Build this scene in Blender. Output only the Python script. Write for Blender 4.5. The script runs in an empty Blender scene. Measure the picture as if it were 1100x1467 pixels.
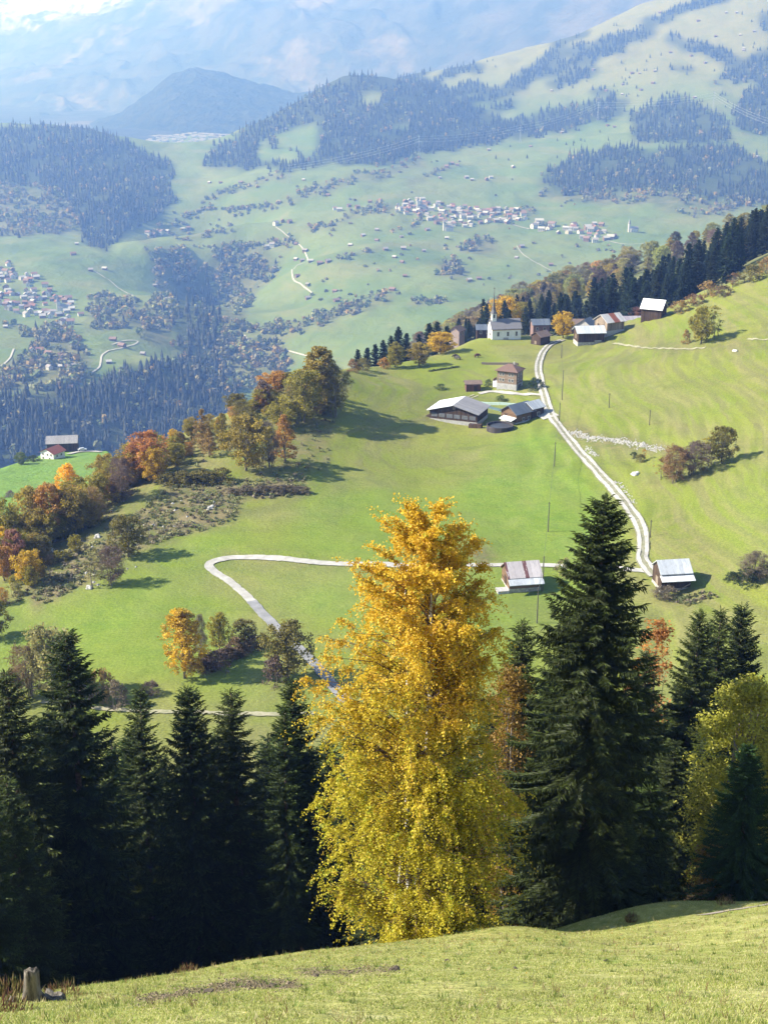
import bpy, bmesh, math, random
import numpy as np
from mathutils import Vector, Matrix
from mathutils.bvhtree import BVHTree

# ------------------------------------------------------------------ camera, sky, sun, exposure
sc = bpy.context.scene
F, PITCH = 1900.0, math.radians(19.5)          # focal length in photo pixels, pitch below the horizon
cp, sp = math.cos(PITCH), math.sin(PITCH)
cam_data = bpy.data.cameras.new("camera")
cam = bpy.data.objects.new("camera", cam_data)
sc.collection.objects.link(cam)
cam.location = (0, 0, 0)
cam.rotation_euler = (math.radians(90) - PITCH, 0, 0)
cam_data.sensor_fit = 'HORIZONTAL'
cam_data.sensor_width = 36.0
cam_data.lens = 36.0 * F / 1100.0
cam_data.clip_start = 0.5
cam_data.clip_end = 60000.0
sc.camera = cam

SUN_EL, SUN_AZ = math.radians(37), math.radians(3)     # from the left
to_sun = Vector((-math.cos(SUN_EL) * math.cos(SUN_AZ), -math.cos(SUN_EL) * math.sin(SUN_AZ), math.sin(SUN_EL)))
world = bpy.data.worlds.new("World")
sc.world = world
world.use_nodes = True
wn = world.node_tree
wn.nodes.clear()
w_out = wn.nodes.new('ShaderNodeOutputWorld')
w_bg = wn.nodes.new('ShaderNodeBackground')
w_sky = wn.nodes.new('ShaderNodeTexSky')
w_sky.sky_type = 'NISHITA'
w_sky.sun_disc = False
w_sky.sun_elevation = SUN_EL
w_sky.sun_rotation = math.atan2(to_sun.x, to_sun.y)
w_sky.altitude = 1500
w_sky.air_density = 1.0
w_sky.dust_density = 1.2
w_bg.inputs['Strength'].default_value = 0.10
wn.links.new(w_sky.outputs[0], w_bg.inputs['Color'])
wn.links.new(w_bg.outputs[0], w_out.inputs['Surface'])
sun_d = bpy.data.lights.new("sun", 'SUN')
sun_d.energy = 4.4
sun_d.angle = math.radians(0.53)
sun_d.color = (1.0, 0.975, 0.95)
sun = bpy.data.objects.new("sun", sun_d)
sc.collection.objects.link(sun)
sun.rotation_euler = to_sun.to_track_quat('Z', 'Y').to_euler()
sc.view_settings.view_transform = 'Standard'
sc.view_settings.look = 'None'
sc.view_settings.exposure = 1.4
sc.view_settings.gamma = 1.0
sc.view_settings.use_curve_mapping = False
sc.cycles.use_denoising = True
sc.cycles.max_bounces = 6
sc.cycles.diffuse_bounces = 3
sc.cycles.transmission_bounces = 3
sc.cycles.volume_bounces = 0
sc.cycles.sample_clamp_indirect = 4.0

# ------------------------------------------------------------------ small helpers
COL = sc.collection
rng = np.random.default_rng(7)
random.seed(7)

def ray(u, v):
    dx, dy = (u - 550.0) / F, (733.5 - v) / F
    return dx, cp + dy * sp, -sp + dy * cp
def st(u, v):
    x, y, z = ray(u, v)
    return x / y, z / y
def proj(X, Y, Z):
    d = np.maximum(Y * cp - Z * sp, 0.1)
    return 550.0 + F * X / d, 733.5 - F * (Y * sp + Z * cp) / d
def at_y(u, v, Y):
    s, t = st(u, v)
    return s * Y, Y, t * Y
def at_z(u, v, Z):
    s, t = st(u, v)
    return s * Z / t, Z / t, Z

def hash2(ix, iy, seed):
    h = (ix.astype(np.int64) * 374761393 + iy.astype(np.int64) * 668265263 + seed * 1274126177) & 0x7fffffff
    h = ((h ^ (h >> 13)) * 1103515245 + 12345) & 0x7fffffff
    h = ((h ^ (h >> 16)) * 69069 + 1) & 0x7fffffff
    return ((h >> 7) & 0xffff) / 65535.0
def vnoise(x, y, seed=0):
    ix, iy = np.floor(x), np.floor(y)
    fx, fy = x - ix, y - iy
    fx = fx * fx * (3 - 2 * fx); fy = fy * fy * (3 - 2 * fy)
    a = hash2(ix, iy, seed); b = hash2(ix + 1, iy, seed)
    c = hash2(ix, iy + 1, seed); d = hash2(ix + 1, iy + 1, seed)
    return (a * (1 - fx) + b * fx) * (1 - fy) + (c * (1 - fx) + d * fx) * fy * 1.0
def fbm(x, y, seed=0, octaves=4, gain=0.5):
    s, a, n = 0.0, 1.0, 0.0
    for o in range(octaves):
        s = s + a * (vnoise(x * 2 ** o, y * 2 ** o, seed + o * 17) - 0.5) * 2
        n += a; a *= gain
    return s / n

class TPS:
    def __init__(self, P, val, reg=1e-6):
        self.P = np.asarray(P, float); n = len(self.P)
        K = self.kern(self.P) + reg * np.eye(n)
        A = np.zeros((n + 3, n + 3)); A[:n, :n] = K
        A[:n, n] = 1; A[:n, n + 1:] = self.P; A[n, :n] = 1; A[n + 1:, :n] = self.P.T
        self.w = np.linalg.solve(A, np.concatenate([np.asarray(val, float), np.zeros(3)]))
    def kern(self, Q):
        d2 = ((Q[:, None, :] - self.P[None]) ** 2).sum(-1)
        return 0.5 * d2 * np.log(d2 + 1e-12)
    def __call__(self, X, Y):
        sh = X.shape; Q = np.stack([X.ravel(), Y.ravel()], 1); out = np.empty(len(Q)); n = len(self.P)
        for i in range(0, len(Q), 20000):
            q = Q[i:i + 20000]
            out[i:i + 20000] = self.kern(q) @ self.w[:n] + self.w[n] + q @ self.w[n + 1:]
        return out.reshape(sh)
def smin(a, b, k):
    h = np.clip(0.5 + 0.5 * (b - a) / k, 0, 1)
    return b * (1 - h) + a * h - k * h * (1 - h)
def smax(a, b, k):
    return -smin(-a, -b, k)
def smooth01(x, a, b):
    t = np.clip((x - a) / (b - a), 0, 1)
    return t * t * (3 - 2 * t)
def inpoly(u, v, poly):
    u = np.asarray(u, float); v = np.asarray(v, float); r = np.zeros(u.shape, bool); n = len(poly)
    for i in range(n):
        (x1, y1), (x2, y2) = poly[i], poly[(i + 1) % n]
        if y1 == y2: continue
        c = ((y1 > v) != (y2 > v)) & (u < (x2 - x1) * (v - y1) / (y2 - y1) + x1)
        r ^= c
    return r
def segdist(u, v, line):
    u = np.asarray(u, float); v = np.asarray(v, float); best = np.full(u.shape, 1e9)
    for (x1, y1), (x2, y2) in zip(line[:-1], line[1:]):
        dx, dy = x2 - x1, y2 - y1
        t = np.clip(((u - x1) * dx + (v - y1) * dy) / (dx * dx + dy * dy + 1e-9), 0, 1)
        best = np.minimum(best, np.hypot(u - x1 - t * dx, v - y1 - t * dy))
    return best

def np_mesh(name, V, faces, mats=(), attr=None, fmat=None, smooth=False):
    """faces: (n,k) array, or a list of such arrays"""
    V = np.asarray(V, np.float32)
    fl = [np.asarray(f, np.int32) for f in (faces if isinstance(faces, list) else [faces]) if len(f)]
    me = bpy.data.meshes.new(name)
    me.vertices.add(len(V)); me.vertices.foreach_set("co", V.ravel())
    nl = sum(f.size for f in fl); npoly = sum(len(f) for f in fl)
    me.loops.add(nl); me.polygons.add(npoly)
    me.loops.foreach_set("vertex_index", np.concatenate([f.ravel() for f in fl]))
    starts, o = [], 0
    for f in fl:
        starts.append(o + np.arange(len(f)) * f.shape[1]); o += f.size
    me.polygons.foreach_set("loop_start", np.concatenate(starts).astype(np.int32))
    if smooth: me.polygons.foreach_set("use_smooth", np.ones(npoly, bool))
    if fmat is not None: me.polygons.foreach_set("material_index", np.asarray(fmat, np.int32))
    for m in mats: me.materials.append(m)
    for k, a in (attr or {}).items():
        a = np.asarray(a, np.float32)
        if a.ndim == 1:
            at = me.attributes.new(k, 'FLOAT', 'POINT'); at.data.foreach_set("value", a)
        else:
            at = me.attributes.new(k, 'FLOAT_COLOR', 'POINT')
            if a.shape[1] == 3: a = np.concatenate([a, np.ones((len(a), 1), np.float32)], 1)
            at.data.foreach_set("color", a.ravel())
    me.update(calc_edges=True); me.validate()
    return me
def link(name, data, parent=None, loc=None, rotz=None, scale=None):
    o = bpy.data.objects.new(name, data); COL.objects.link(o)
    if parent is not None: o.parent = parent
    if loc is not None: o.location = loc
    if rotz is not None: o.rotation_euler = (0, 0, rotz)
    if scale is not None: o.scale = scale
    return o
def tag(o, label=None, cat=None, group=None, kind=None):
    if label: o["label"] = label
    if cat: o["category"] = cat
    if group: o["group"] = group
    if kind: o["kind"] = kind
    return o
def thing(name, label, cat, loc, rotz=0.0, group=None, scale=None):
    o = link(name, None, None, loc, rotz, scale)
    o.empty_display_size = 0.3
    return tag(o, label, cat, group)
def copy_tree(o, parent=None):
    c = o.copy(); COL.objects.link(c)
    if parent is not None: c.parent = parent
    for ch in list(o.children): copy_tree(ch, c)
    return c

class MB:
    """collects quads and triangles for one mesh"""
    def __init__(self): self.V, self.Fq, self.n, self.mi = [], [], 0, []
    def add(self, V, faces, m=0):
        V = [tuple(p) for p in V]
        self.V += V
        for f in faces:
            self.Fq.append(tuple(i + self.n for i in f)); self.mi.append(m)
        self.n += len(V)
    def box(self, x0, y0, z0, x1, y1, z1, m=0):
        V = [(x0, y0, z0), (x1, y0, z0), (x1, y1, z0), (x0, y1, z0), (x0, y0, z1), (x1, y0, z1), (x1, y1, z1), (x0, y1, z1)]
        self.add(V, [(0, 3, 2, 1), (4, 5, 6, 7), (0, 1, 5, 4), (1, 2, 6, 5), (2, 3, 7, 6), (3, 0, 4, 7)], m)
    def tube(self, pts, rad, n=7, m=0, cap=True):
        pts = [Vector(p) for p in pts]; rings = []
        for i, p in enumerate(pts):
            d = (pts[min(i + 1, len(pts) - 1)] - pts[max(i - 1, 0)]).normalized()
            a = d.orthogonal().normalized() if i == 0 else (a - d * a.dot(d)).normalized()
            b = d.cross(a)
            r = rad[i] if hasattr(rad, '__len__') else rad
            rings.append([p + (a * math.cos(2 * math.pi * k / n) + b * math.sin(2 * math.pi * k / n)) * r for k in range(n)])
        V = [q for r in rings for q in r]; fs = []
        for i in range(len(pts) - 1):
            for k in range(n):
                fs.append((i * n + k, i * n + (k + 1) % n, (i + 1) * n + (k + 1) % n, (i + 1) * n + k))
        if cap: fs += [tuple(range(n))[::-1], tuple((len(pts) - 1) * n + k for k in range(n))]
        self.add(V, fs, m)
    def mesh(self, name, mats, smooth=False):
        me = bpy.data.meshes.new(name); me.from_pydata(self.V, [], self.Fq)
        for m in (mats if isinstance(mats, (list, tuple)) else [mats]): me.materials.append(m)
        me.polygons.foreach_set("material_index", self.mi)
        if smooth: me.polygons.foreach_set("use_smooth", [True] * len(me.polygons))
        me.update(); return me
    def build(self, name, mats, parent=None, smooth=False):
        return link(name, self.mesh(name, mats, smooth), parent)

# ------------------------------------------------------------------ materials
class NT:
    def __init__(self, name):
        self.m = bpy.data.materials.new(name); self.m.use_nodes = True
        self.t = self.m.node_tree; self.t.nodes.clear()
        self.out = self.n('ShaderNodeOutputMaterial')
    def n(self, typ, **kw):
        nd = self.t.nodes.new(typ)
        for k, v in kw.items():
            if k in nd.inputs: self.s(nd, k, v)
            else: setattr(nd, k, v)
        return nd
    def s(self, nd, k, v):
        if isinstance(v, bpy.types.NodeSocket): self.t.links.new(v, nd.inputs[k])
        else: nd.inputs[k].default_value = v
    def mix(self, fac, a, b, mode='MIX'):
        nd = self.n('ShaderNodeMixRGB', blend_type=mode)
        for k, v in ((0, fac), (1, a), (2, b)):
            if isinstance(v, bpy.types.NodeSocket): self.t.links.new(v, nd.inputs[k])
            elif k == 0: nd.inputs[0].default_value = v
            else: nd.inputs[k].default_value = tuple(v) + ((1,) if len(v) == 3 else ())
        return nd.outputs[0]
    def math(self, op, a, b=0.0, c=None, clamp=False):
        nd = self.n('ShaderNodeMath', operation=op, use_clamp=clamp)
        for k, v in enumerate((a, b) if c is None else (a, b, c)):
            if isinstance(v, bpy.types.NodeSocket): self.t.links.new(v, nd.inputs[k])
            else: nd.inputs[k].default_value = v
        return nd.outputs[0]
    def pos(self): return self.n('ShaderNodeNewGeometry').outputs['Position']
    def obj(self): return self.n('ShaderNodeTexCoord').outputs['Object']
    def scaled(self, vec, s):
        nd = self.n('ShaderNodeMapping'); self.t.links.new(vec, nd.inputs['Vector']); nd.inputs['Scale'].default_value = s if hasattr(s, '__len__') else (s, s, s)
        return nd.outputs[0]
    def noise(self, vec, scale, detail=4, rough=0.55, dist=0.0):
        nd = self.n('ShaderNodeTexNoise', Scale=scale, Detail=detail, Roughness=rough, Distortion=dist)
        self.t.links.new(vec, nd.inputs['Vector']); return nd.outputs['Fac']
    def ramp(self, fac, a, b):
        nd = self.n('ShaderNodeMapRange', interpolation_type='SMOOTHSTEP')
        nd.inputs[1].default_value = a; nd.inputs[2].default_value = b
        self.t.links.new(fac, nd.inputs[0]); return nd.outputs[0]
    def attr(self, name, fac=True):
        return self.n('ShaderNodeAttribute', attribute_name=name).outputs['Fac' if fac else 'Color']
    def bump(self, h, strength, dist=0.1):
        nd = self.n('ShaderNodeBump', Strength=strength, Distance=dist); self.t.links.new(h, nd.inputs['Height']); return nd.outputs[0]
    def surf(self, color, rough=0.9, normal=None, spec=0.2, metal=0.0):
        p = self.n('ShaderNodeBsdfPrincipled'); self.s(p, 'Base Color', color if isinstance(color, bpy.types.NodeSocket) else tuple(color) + (1,))
        self.s(p, 'Roughness', rough); p.inputs['Specular IOR Level'].default_value = spec; p.inputs['Metallic'].default_value = metal
        if normal is not None: self.s(p, 'Normal', normal)
        self.t.links.new(p.outputs[0], self.out.inputs['Surface']); return self.m

def plain(name, c, var=0.35, scale=1.5, rough=0.85, metal=0.0, spec=0.2, stretch=(1, 1, 1), bump=0.0):
    k = NT(name); o = k.scaled(k.obj(), stretch)
    n = k.ramp(k.noise(o, scale, 5, 0.6), 0.3, 0.7)
    col = k.mix(n, [x * (1 - var) for x in c], [min(1, x * (1 + var)) for x in c])
    nn = k.bump(k.noise(o, scale * 3, 4), bump, 0.05) if bump else None
    return k.surf(col, rough, nn, spec, metal)

def leaf_material(name, base=None, transl=0.35, rough=0.6, tint='tint', spread=0.6, use_obj=True, own=None):
    """foliage: object colour (or the mesh's own colours) varied per leaf, part of the light passes through"""
    k = NT(name)
    if own: col = k.attr(own, False)
    elif use_obj: col = k.n('ShaderNodeObjectInfo').outputs['Color']
    else: col = k.mix(0.0, base, base)
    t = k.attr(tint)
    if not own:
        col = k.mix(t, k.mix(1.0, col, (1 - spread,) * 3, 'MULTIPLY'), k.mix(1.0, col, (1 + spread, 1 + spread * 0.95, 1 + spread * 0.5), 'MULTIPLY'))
    d = k.n('ShaderNodeBsdfDiffuse'); k.s(d, 'Color', col)
    tr = k.n('ShaderNodeBsdfTranslucent'); k.s(tr, 'Color', col)
    g = k.n('ShaderNodeBsdfGlossy'); k.s(g, 'Roughness', rough); k.s(g, 'Color', (0.6, 0.6, 0.6, 1))
    m1 = k.n('ShaderNodeMixShader'); m1.inputs[0].default_value = transl
    k.t.links.new(d.outputs[0], m1.inputs[1]); k.t.links.new(tr.outputs[0], m1.inputs[2])
    m2 = k.n('ShaderNodeMixShader'); m2.inputs[0].default_value = 0.03
    k.t.links.new(m1.outputs[0], m2.inputs[1]); k.t.links.new(g.outputs[0], m2.inputs[2])
    k.t.links.new(m2.outputs[0], k.out.inputs['Surface'])
    return k.m
# ------------------------------------------------------------------ near ground: foreground slope, meadow terrace, its edge
crest_px = [(-40, 1447, 33), (0, 1441, 35), (150, 1418, 39), (300, 1387, 43), (450, 1360, 46.5), (600, 1345, 50), (700, 1337, 50), (790, 1336, 50.5),
            (870, 1325, 50.5), (950, 1308, 50.5), (1040, 1294, 50.5), (1110, 1285, 50.5)]
cw = np.array([at_y(*p) for p in crest_px])
cX = np.concatenate([[-60], cw[:, 0], [60]]); cY = np.concatenate([[28], cw[:, 1], [50]]); cZ = np.concatenate([[-30], cw[:, 2], [-30.5]])
terr_px = [(150, 1040, -104), (400, 1040, -104), (700, 1000, -104), (1000, 950, -103), (1100, 900, -101), (50, 900, -105), (250, 900, -104),
  (450, 900, -104), (650, 850, -103.5), (850, 830, -103), (1000, 830, -101), (1100, 800, -97), (100, 800, -103.5), (300, 805, -102),
  (500, 810, -102.5), (700, 800, -103), (900, 760, -101), (1000, 720, -97), (1100, 700, -92), (200, 690, -101), (330, 700, -99.5), (300, 640, -99),
  (430, 580, -97), (520, 620, -102), (600, 680, -103.5), (700, 650, -103.5), (850, 650, -101), (950, 600, -96), (1100, 600, -90),
  (560, 540, -103), (650, 530, -102), (640, 590, -104), (730, 550, -102), (740, 600, -103), (800, 560, -100), (900, 530, -95), (1000, 500, -91),
  (1100, 490, -86), (840, 500, -100), (1000, 450, -89)]
edge_px = [(0, 792, -109), (60, 752, -108), (120, 712, -107), (200, 660, -104), (260, 622, -101.5), (330, 588, -99), (400, 560, -96.5), (455, 540, -96),
  (490, 528, -100.5), (560, 523, -103), (640, 502, -102), (690, 482, -101), (760, 478, -101.5), (800, 478, -101), (860, 468, -100), (915, 452, -95),
  (960, 438, -92), (1010, 413, -86), (1060, 398, -82), (1100, 387, -80)]
ew = np.array([at_z(*p) for p in edge_px])
edge = np.concatenate([[(-260, 60, -110), (-140, 200, -110)], ew, [(230, 575, -70), (420, 640, -40)]])
tw = np.concatenate([[at_z(*p) for p in terr_px], ew, [(-120, 130, -105), (120, 130, -104), (0, 120, -104), (230, 575, -70), (200, 300, -80), (260, 420, -68)]])
T_tps = TPS(tw[:, :2] / 100.0, tw[:, 2], 1e-3)

def ground_z(X, Y):
    Yc = np.interp(X, cX, cY); Zc = np.interp(X, cX, cZ)
    up = -1.75 + (Zc + 1.75) * Y / Yc
    over = Zc - 0.92 * (Y - Yc)
    fg = smin(up, over, 1.2)
    fg = fg + 0.10 * fbm(X / 3.0, Y / 3.0, 3, 4) + 0.22 * fbm(X / 9.0, Y / 9.0, 5, 3)
    # a shallow hollow at the rim of the pasture, right of the birch
    hx, hy = X - 8.6, Y - (47.6 + 0.10 * (X - 8.6))
    gx = np.exp(-(hx / np.where(hx < 0, 1.5, 4.6)) ** 2); gy = np.exp(-(hy / np.where(hy < 0, 0.9, 1.5)) ** 2)
    fg = fg - 1.5 * gx * gy + 1.0 * np.exp(-((X - 11.5) / 4.2) ** 2 - ((Y - 51.6) / 1.9) ** 2) + 0.45 * np.exp(-((X - 5.2) / 2.2) ** 2 - ((Y - 46.4) / 1.3) ** 2)
    t = T_tps(X / 100.0, Y / 100.0)
    best = np.full(X.shape, 1e9); side = np.zeros(X.shape); ze = np.zeros(X.shape)
    for a0, b0 in zip(edge[:-1], edge[1:]):
        dx, dy = b0[0] - a0[0], b0[1] - a0[1]
        r = np.clip(((X - a0[0]) * dx + (Y - a0[1]) * dy) / (dx * dx + dy * dy), 0, 1)
        ex, ey = X - a0[0] - r * dx, Y - a0[1] - r * dy
        d = np.hypot(ex, ey); m = d < best
        best = np.where(m, d, best); side = np.where(m, np.sign(dx * ey - dy * ex), side); ze = np.where(m, a0[2] + r * (b0[2] - a0[2]), ze)
    sd = best * side
    w = smooth01(sd, -14, 6)
    drop = np.where(sd > -4, 0.62 * np.maximum(sd + 4, 0) * (1 - np.exp(-np.maximum(sd + 4, 0) / 14.0)), 0)
    mid = t * (1 - w) + ze * w - drop
    rel = smooth01(Y, 110, 200)
    mid = mid + rel * (1.25 * fbm(X / 42.0, Y / 42.0, 11, 4) + 0.28 * fbm(X / 9.0, Y / 9.0, 12, 3))
    mid = mid + rel * smooth01(X, 10, 45) * 0.16 * np.sin(2 * math.pi * (mid / 0.9 + 0.8 * fbm(X / 25.0, Y / 25.0, 19, 2)))
    # low grassy terrace lips that follow the slope
    u, v = proj(X, Y, mid)
    for line, h, wd in lips:
        mid = mid + h * np.exp(-((np.interp(u, [p[0] for p in line], [p[1] for p in line]) - wd - v) / (2 * wd)) ** 2) * smooth01(u, line[0][0], line[0][0] + 40) * (1 - smooth01(u, line[-1][0] - 60, line[-1][0]))
    z = smax(fg, mid, 4.0)
    return np.maximum(z, -640), sd
lips = [([(320, 786), (360, 792), (420, 797), (520, 803), (640, 806)], 0.7, 3.0),
        ([(690, 545), (740, 566), (790, 570)], 0.3, 2.0)]

NS, NR = 430, 560
sv = np.linspace(-0.62, 0.55, NS); lv = np.linspace(math.log(42), math.log(1250), NR)
S_, L_ = np.meshgrid(sv, lv)
R_ = np.exp(L_); GX = S_ * R_; GY = R_ - 60.0
GZ, GSD = ground_z(GX, GY)
def grid_faces(nr, nc):
    i = np.arange((nr - 1) * nc).reshape(nr - 1, nc)[:, :-1].ravel()
    return np.stack([i, i + 1, i + 1 + nc, i + nc], 1)
GU, GVp = proj(GX, GY, GZ)
infront = GY > 5
nz = fbm(GX / 22.0, GY / 22.0, 31, 5)
uj, vj = GU + 14 * fbm(GX / 7.0, GY / 7.0, 41, 3), GVp + 9 * fbm(GX / 7.0, GY / 7.0, 43, 3)
lush = np.zeros(GX.shape); dry = np.zeros(GX.shape); soil = np.zeros(GX.shape)
mid_m = GY > 110
lush_poly = [(-200, 880), (120, 830), (220, 770), (300, 740), (420, 790), (600, 800), (800, 810), (880, 800), (860, 740), (800, 650), (775, 622), (700, 640), (640, 720), (480, 700), (430, 700), (420, 760), (330, 790), (300, 830), (420, 1000), (300, 990), (120, 960), (-200, 1050)]
lush += 0.8 * (inpoly(uj, vj, lush_poly) & mid_m)
lush += 0.8 * (inpoly(uj, vj, [(735, 640), (745, 612), (800, 605), (850, 680), (880, 740), (860, 800), (700, 800), (690, 700)]) & mid_m)
lush += 0.8 * (inpoly(uj, vj, [(312, 814), (640, 816), (860, 816), (800, 900), (640, 930), (440, 900), (380, 860)]) & mid_m)
lush += 0.5 * (inpoly(uj, vj, [(1020, 700), (1110, 650), (1110, 800), (1050, 800)]) & mid_m)
lush += 0.9 * np.exp(-(segdist(GU, GVp, [(680, 575), (760, 575)]) / 8.0) ** 2) * mid_m
lush += 0.8 * np.exp(-(segdist(GU, GVp, [(680, 497), (760, 495)]) / 5.0) ** 2) * mid_m
scrub_poly = [(40, 850), (110, 790), (190, 740), (240, 700), (280, 690), (340, 690), (440, 685), (435, 712), (345, 715), (335, 745), (270, 765), (200, 785), (120, 835), (60, 870)]
scrub2 = [(380, 640), (430, 560), (470, 520), (495, 540), (480, 600), (470, 670), (400, 690), (360, 680)]
scrub3 = [(0, 865), (100, 740), (250, 640), (400, 560), (470, 515), (440, 600), (330, 650), (230, 690), (120, 790), (20, 870)]
for P_, w_ in ((scrub_poly, 0.9), (scrub2, 0.5), (scrub3, 0.55)):
    dry = np.maximum(dry, w_ * (inpoly(uj, vj, P_) & mid_m))
dry = np.maximum(dry, (GSD > 4) * 1.0 * mid_m)
for P_, w_ in (([(800, 590), (850, 620), (960, 640), (940, 655), (860, 640), (810, 630)], 0.6), ([(880, 480), (1000, 490), (1110, 478), (1110, 500), (950, 510)], 0.35),
               ([(660, 800), (690, 780), (720, 802), (690, 812)], 0.8), ([(950, 830), (1030, 850), (990, 870), (950, 865)], 0.5),
               ([(930, 680), (1000, 760), (1040, 830), (990, 800), (940, 770)], 0.3), ([(560, 590), (610, 640), (560, 650), (500, 610)], 0.2)):
    dry = np.maximum(dry, w_ * (inpoly(uj, vj, P_) & mid_m))
for line, wd, w_ in (([(320, 790), (370, 801), (470, 812), (640, 812)], 3.0, 0.8), ([(480, 588), (560, 598), (700, 604)], 2.0, 0.35),
                     ([(880, 515), (960, 535), (1020, 552), (1100, 562)], 3.0, 0.45), ([(930, 605), (980, 612), (1060, 630), (1100, 632)], 3.0, 0.45),
                     ([(480, 700), (560, 690), (650, 690), (760, 660)], 3.5, 0.3), ([(870, 640), (930, 690), (1010, 680)], 4.0, 0.35)):
    dry = np.maximum(dry, w_ * np.exp(-(segdist(GU, GVp, line) / wd) ** 2) * mid_m)
def blur(A, n):
    for _ in range(n):
        A = (A + np.roll(A, 1, 0) + np.roll(A, -1, 0) + np.roll(A, 1, 1) + np.roll(A, -1, 1)) / 5
    return A
lush = blur(lush, 40); dry = blur(dry, 2)
fgm = (GY > 5) & (GY < 62)
for line, wd, w_ in (([(200, 1436), (280, 1420), (350, 1409), (425, 1412)], 8, 0.95), ([(430, 1392), (500, 1392), (560, 1390)], 6, 0.8), ([(780, 1355), (900, 1350), (1000, 1325)], 4, 0.25)):
    soil = np.maximum(soil, w_ * np.exp(-(segdist(GU + 10 * fbm(GX / 0.9, GY / 0.9, 51, 3), GVp + 7 * fbm(GX / 0.9, GY / 0.9, 53, 3), line) / wd) ** 2) * fgm)
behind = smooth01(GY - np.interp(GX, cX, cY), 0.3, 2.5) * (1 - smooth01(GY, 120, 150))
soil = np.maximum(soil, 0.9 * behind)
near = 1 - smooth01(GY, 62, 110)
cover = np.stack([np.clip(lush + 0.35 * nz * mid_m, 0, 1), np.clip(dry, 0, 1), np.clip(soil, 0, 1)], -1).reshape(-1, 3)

k = NT("meadow")
P0 = k.pos()
cov = k.n('ShaderNodeSeparateColor'); k.t.links.new(k.attr('cover', False), cov.inputs[0])
n_big, n_mid, n_fine = k.noise(P0, 0.035, 5, 0.6), k.noise(P0, 0.25, 5, 0.65), k.noise(P0, 2.2, 4, 0.7)
streak = k.noise(k.scaled(P0, (0.03, 0.03, 0.9)), 1.0, 4, 0.6)
base = k.mix(k.ramp(n_big, 0.33, 0.67), (0.150, 0.188, 0.029), (0.196, 0.214, 0.042))
base = k.mix(k.math('MULTIPLY', k.ramp(streak, 0.42, 0.66), 0.75), base, (0.215, 0.200, 0.080))
patch = k.noise(P0, 0.09, 6, 0.7, 0.6)
base = k.mix(k.math('MULTIPLY', k.ramp(patch, 0.50, 0.68), 0.55), base, (0.125, 0.135, 0.045))
base = k.mix(k.math('MULTIPLY', k.ramp(k.noise(k.scaled(P0, (0.02, 0.02, 1.7)), 1.0, 3, 0.6), 0.50, 0.60), 0.55), base, (0.150, 0.150, 0.058))
lushc = k.mix(k.ramp(n_mid, 0.3, 0.7), (0.106, 0.192, 0.023), (0.156, 0.230, 0.034))
c = k.mix(k.math('MULTIPLY', cov.outputs[0], k.math('ADD', k.math('MULTIPLY', k.ramp(n_big, 0.25, 0.7), 0.60), 0.30), clamp=True), base, lushc)
dryc = k.mix(k.ramp(n_mid, 0.35, 0.65), (0.085, 0.085, 0.040), (0.20, 0.165, 0.085))
c = k.mix(k.math('MULTIPLY', cov.outputs[1], k.math('ADD', k.ramp(n_mid, 0.25, 0.6), 0.25), clamp=True), c, dryc)
nearf = k.attr('near')
fgc = k.mix(k.ramp(n_mid, 0.3, 0.7), (0.235, 0.255, 0.060), (0.34, 0.33, 0.105))
fgc = k.mix(k.math('MULTIPLY', k.ramp(k.noise(P0, 0.55, 5, 0.7), 0.48, 0.66), 0.6), fgc, (0.36, 0.33, 0.15))
fgc = k.mix(k.math('MULTIPLY', k.ramp(n_fine, 0.5, 0.75), 0.5), fgc, (0.42, 0.38, 0.19))
c = k.mix(nearf, c, fgc)
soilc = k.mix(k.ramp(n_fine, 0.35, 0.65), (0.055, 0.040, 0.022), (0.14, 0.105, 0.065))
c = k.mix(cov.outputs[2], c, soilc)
spk = k.mix(k.ramp(n_fine, 0.3, 0.75), (0.74, 0.74, 0.74), (1.22, 1.2, 1.15))
c = k.mix(0.8, c, spk, 'MULTIPLY')
h = k.math('ADD', k.math('MULTIPLY', k.noise(P0, 1.3, 5, 0.7), 1.0), k.math('MULTIPLY', n_mid, 1.6))
M_meadow = k.surf(c, 0.95, k.bump(h, 0.55, 0.35), 0.1)

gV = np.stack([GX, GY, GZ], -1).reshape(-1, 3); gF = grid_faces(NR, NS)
ground = tag(link("ground", np_mesh("ground", gV, gF, [M_meadow], {'cover': cover, 'near': near.ravel()}, smooth=True)), kind='structure')

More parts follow.
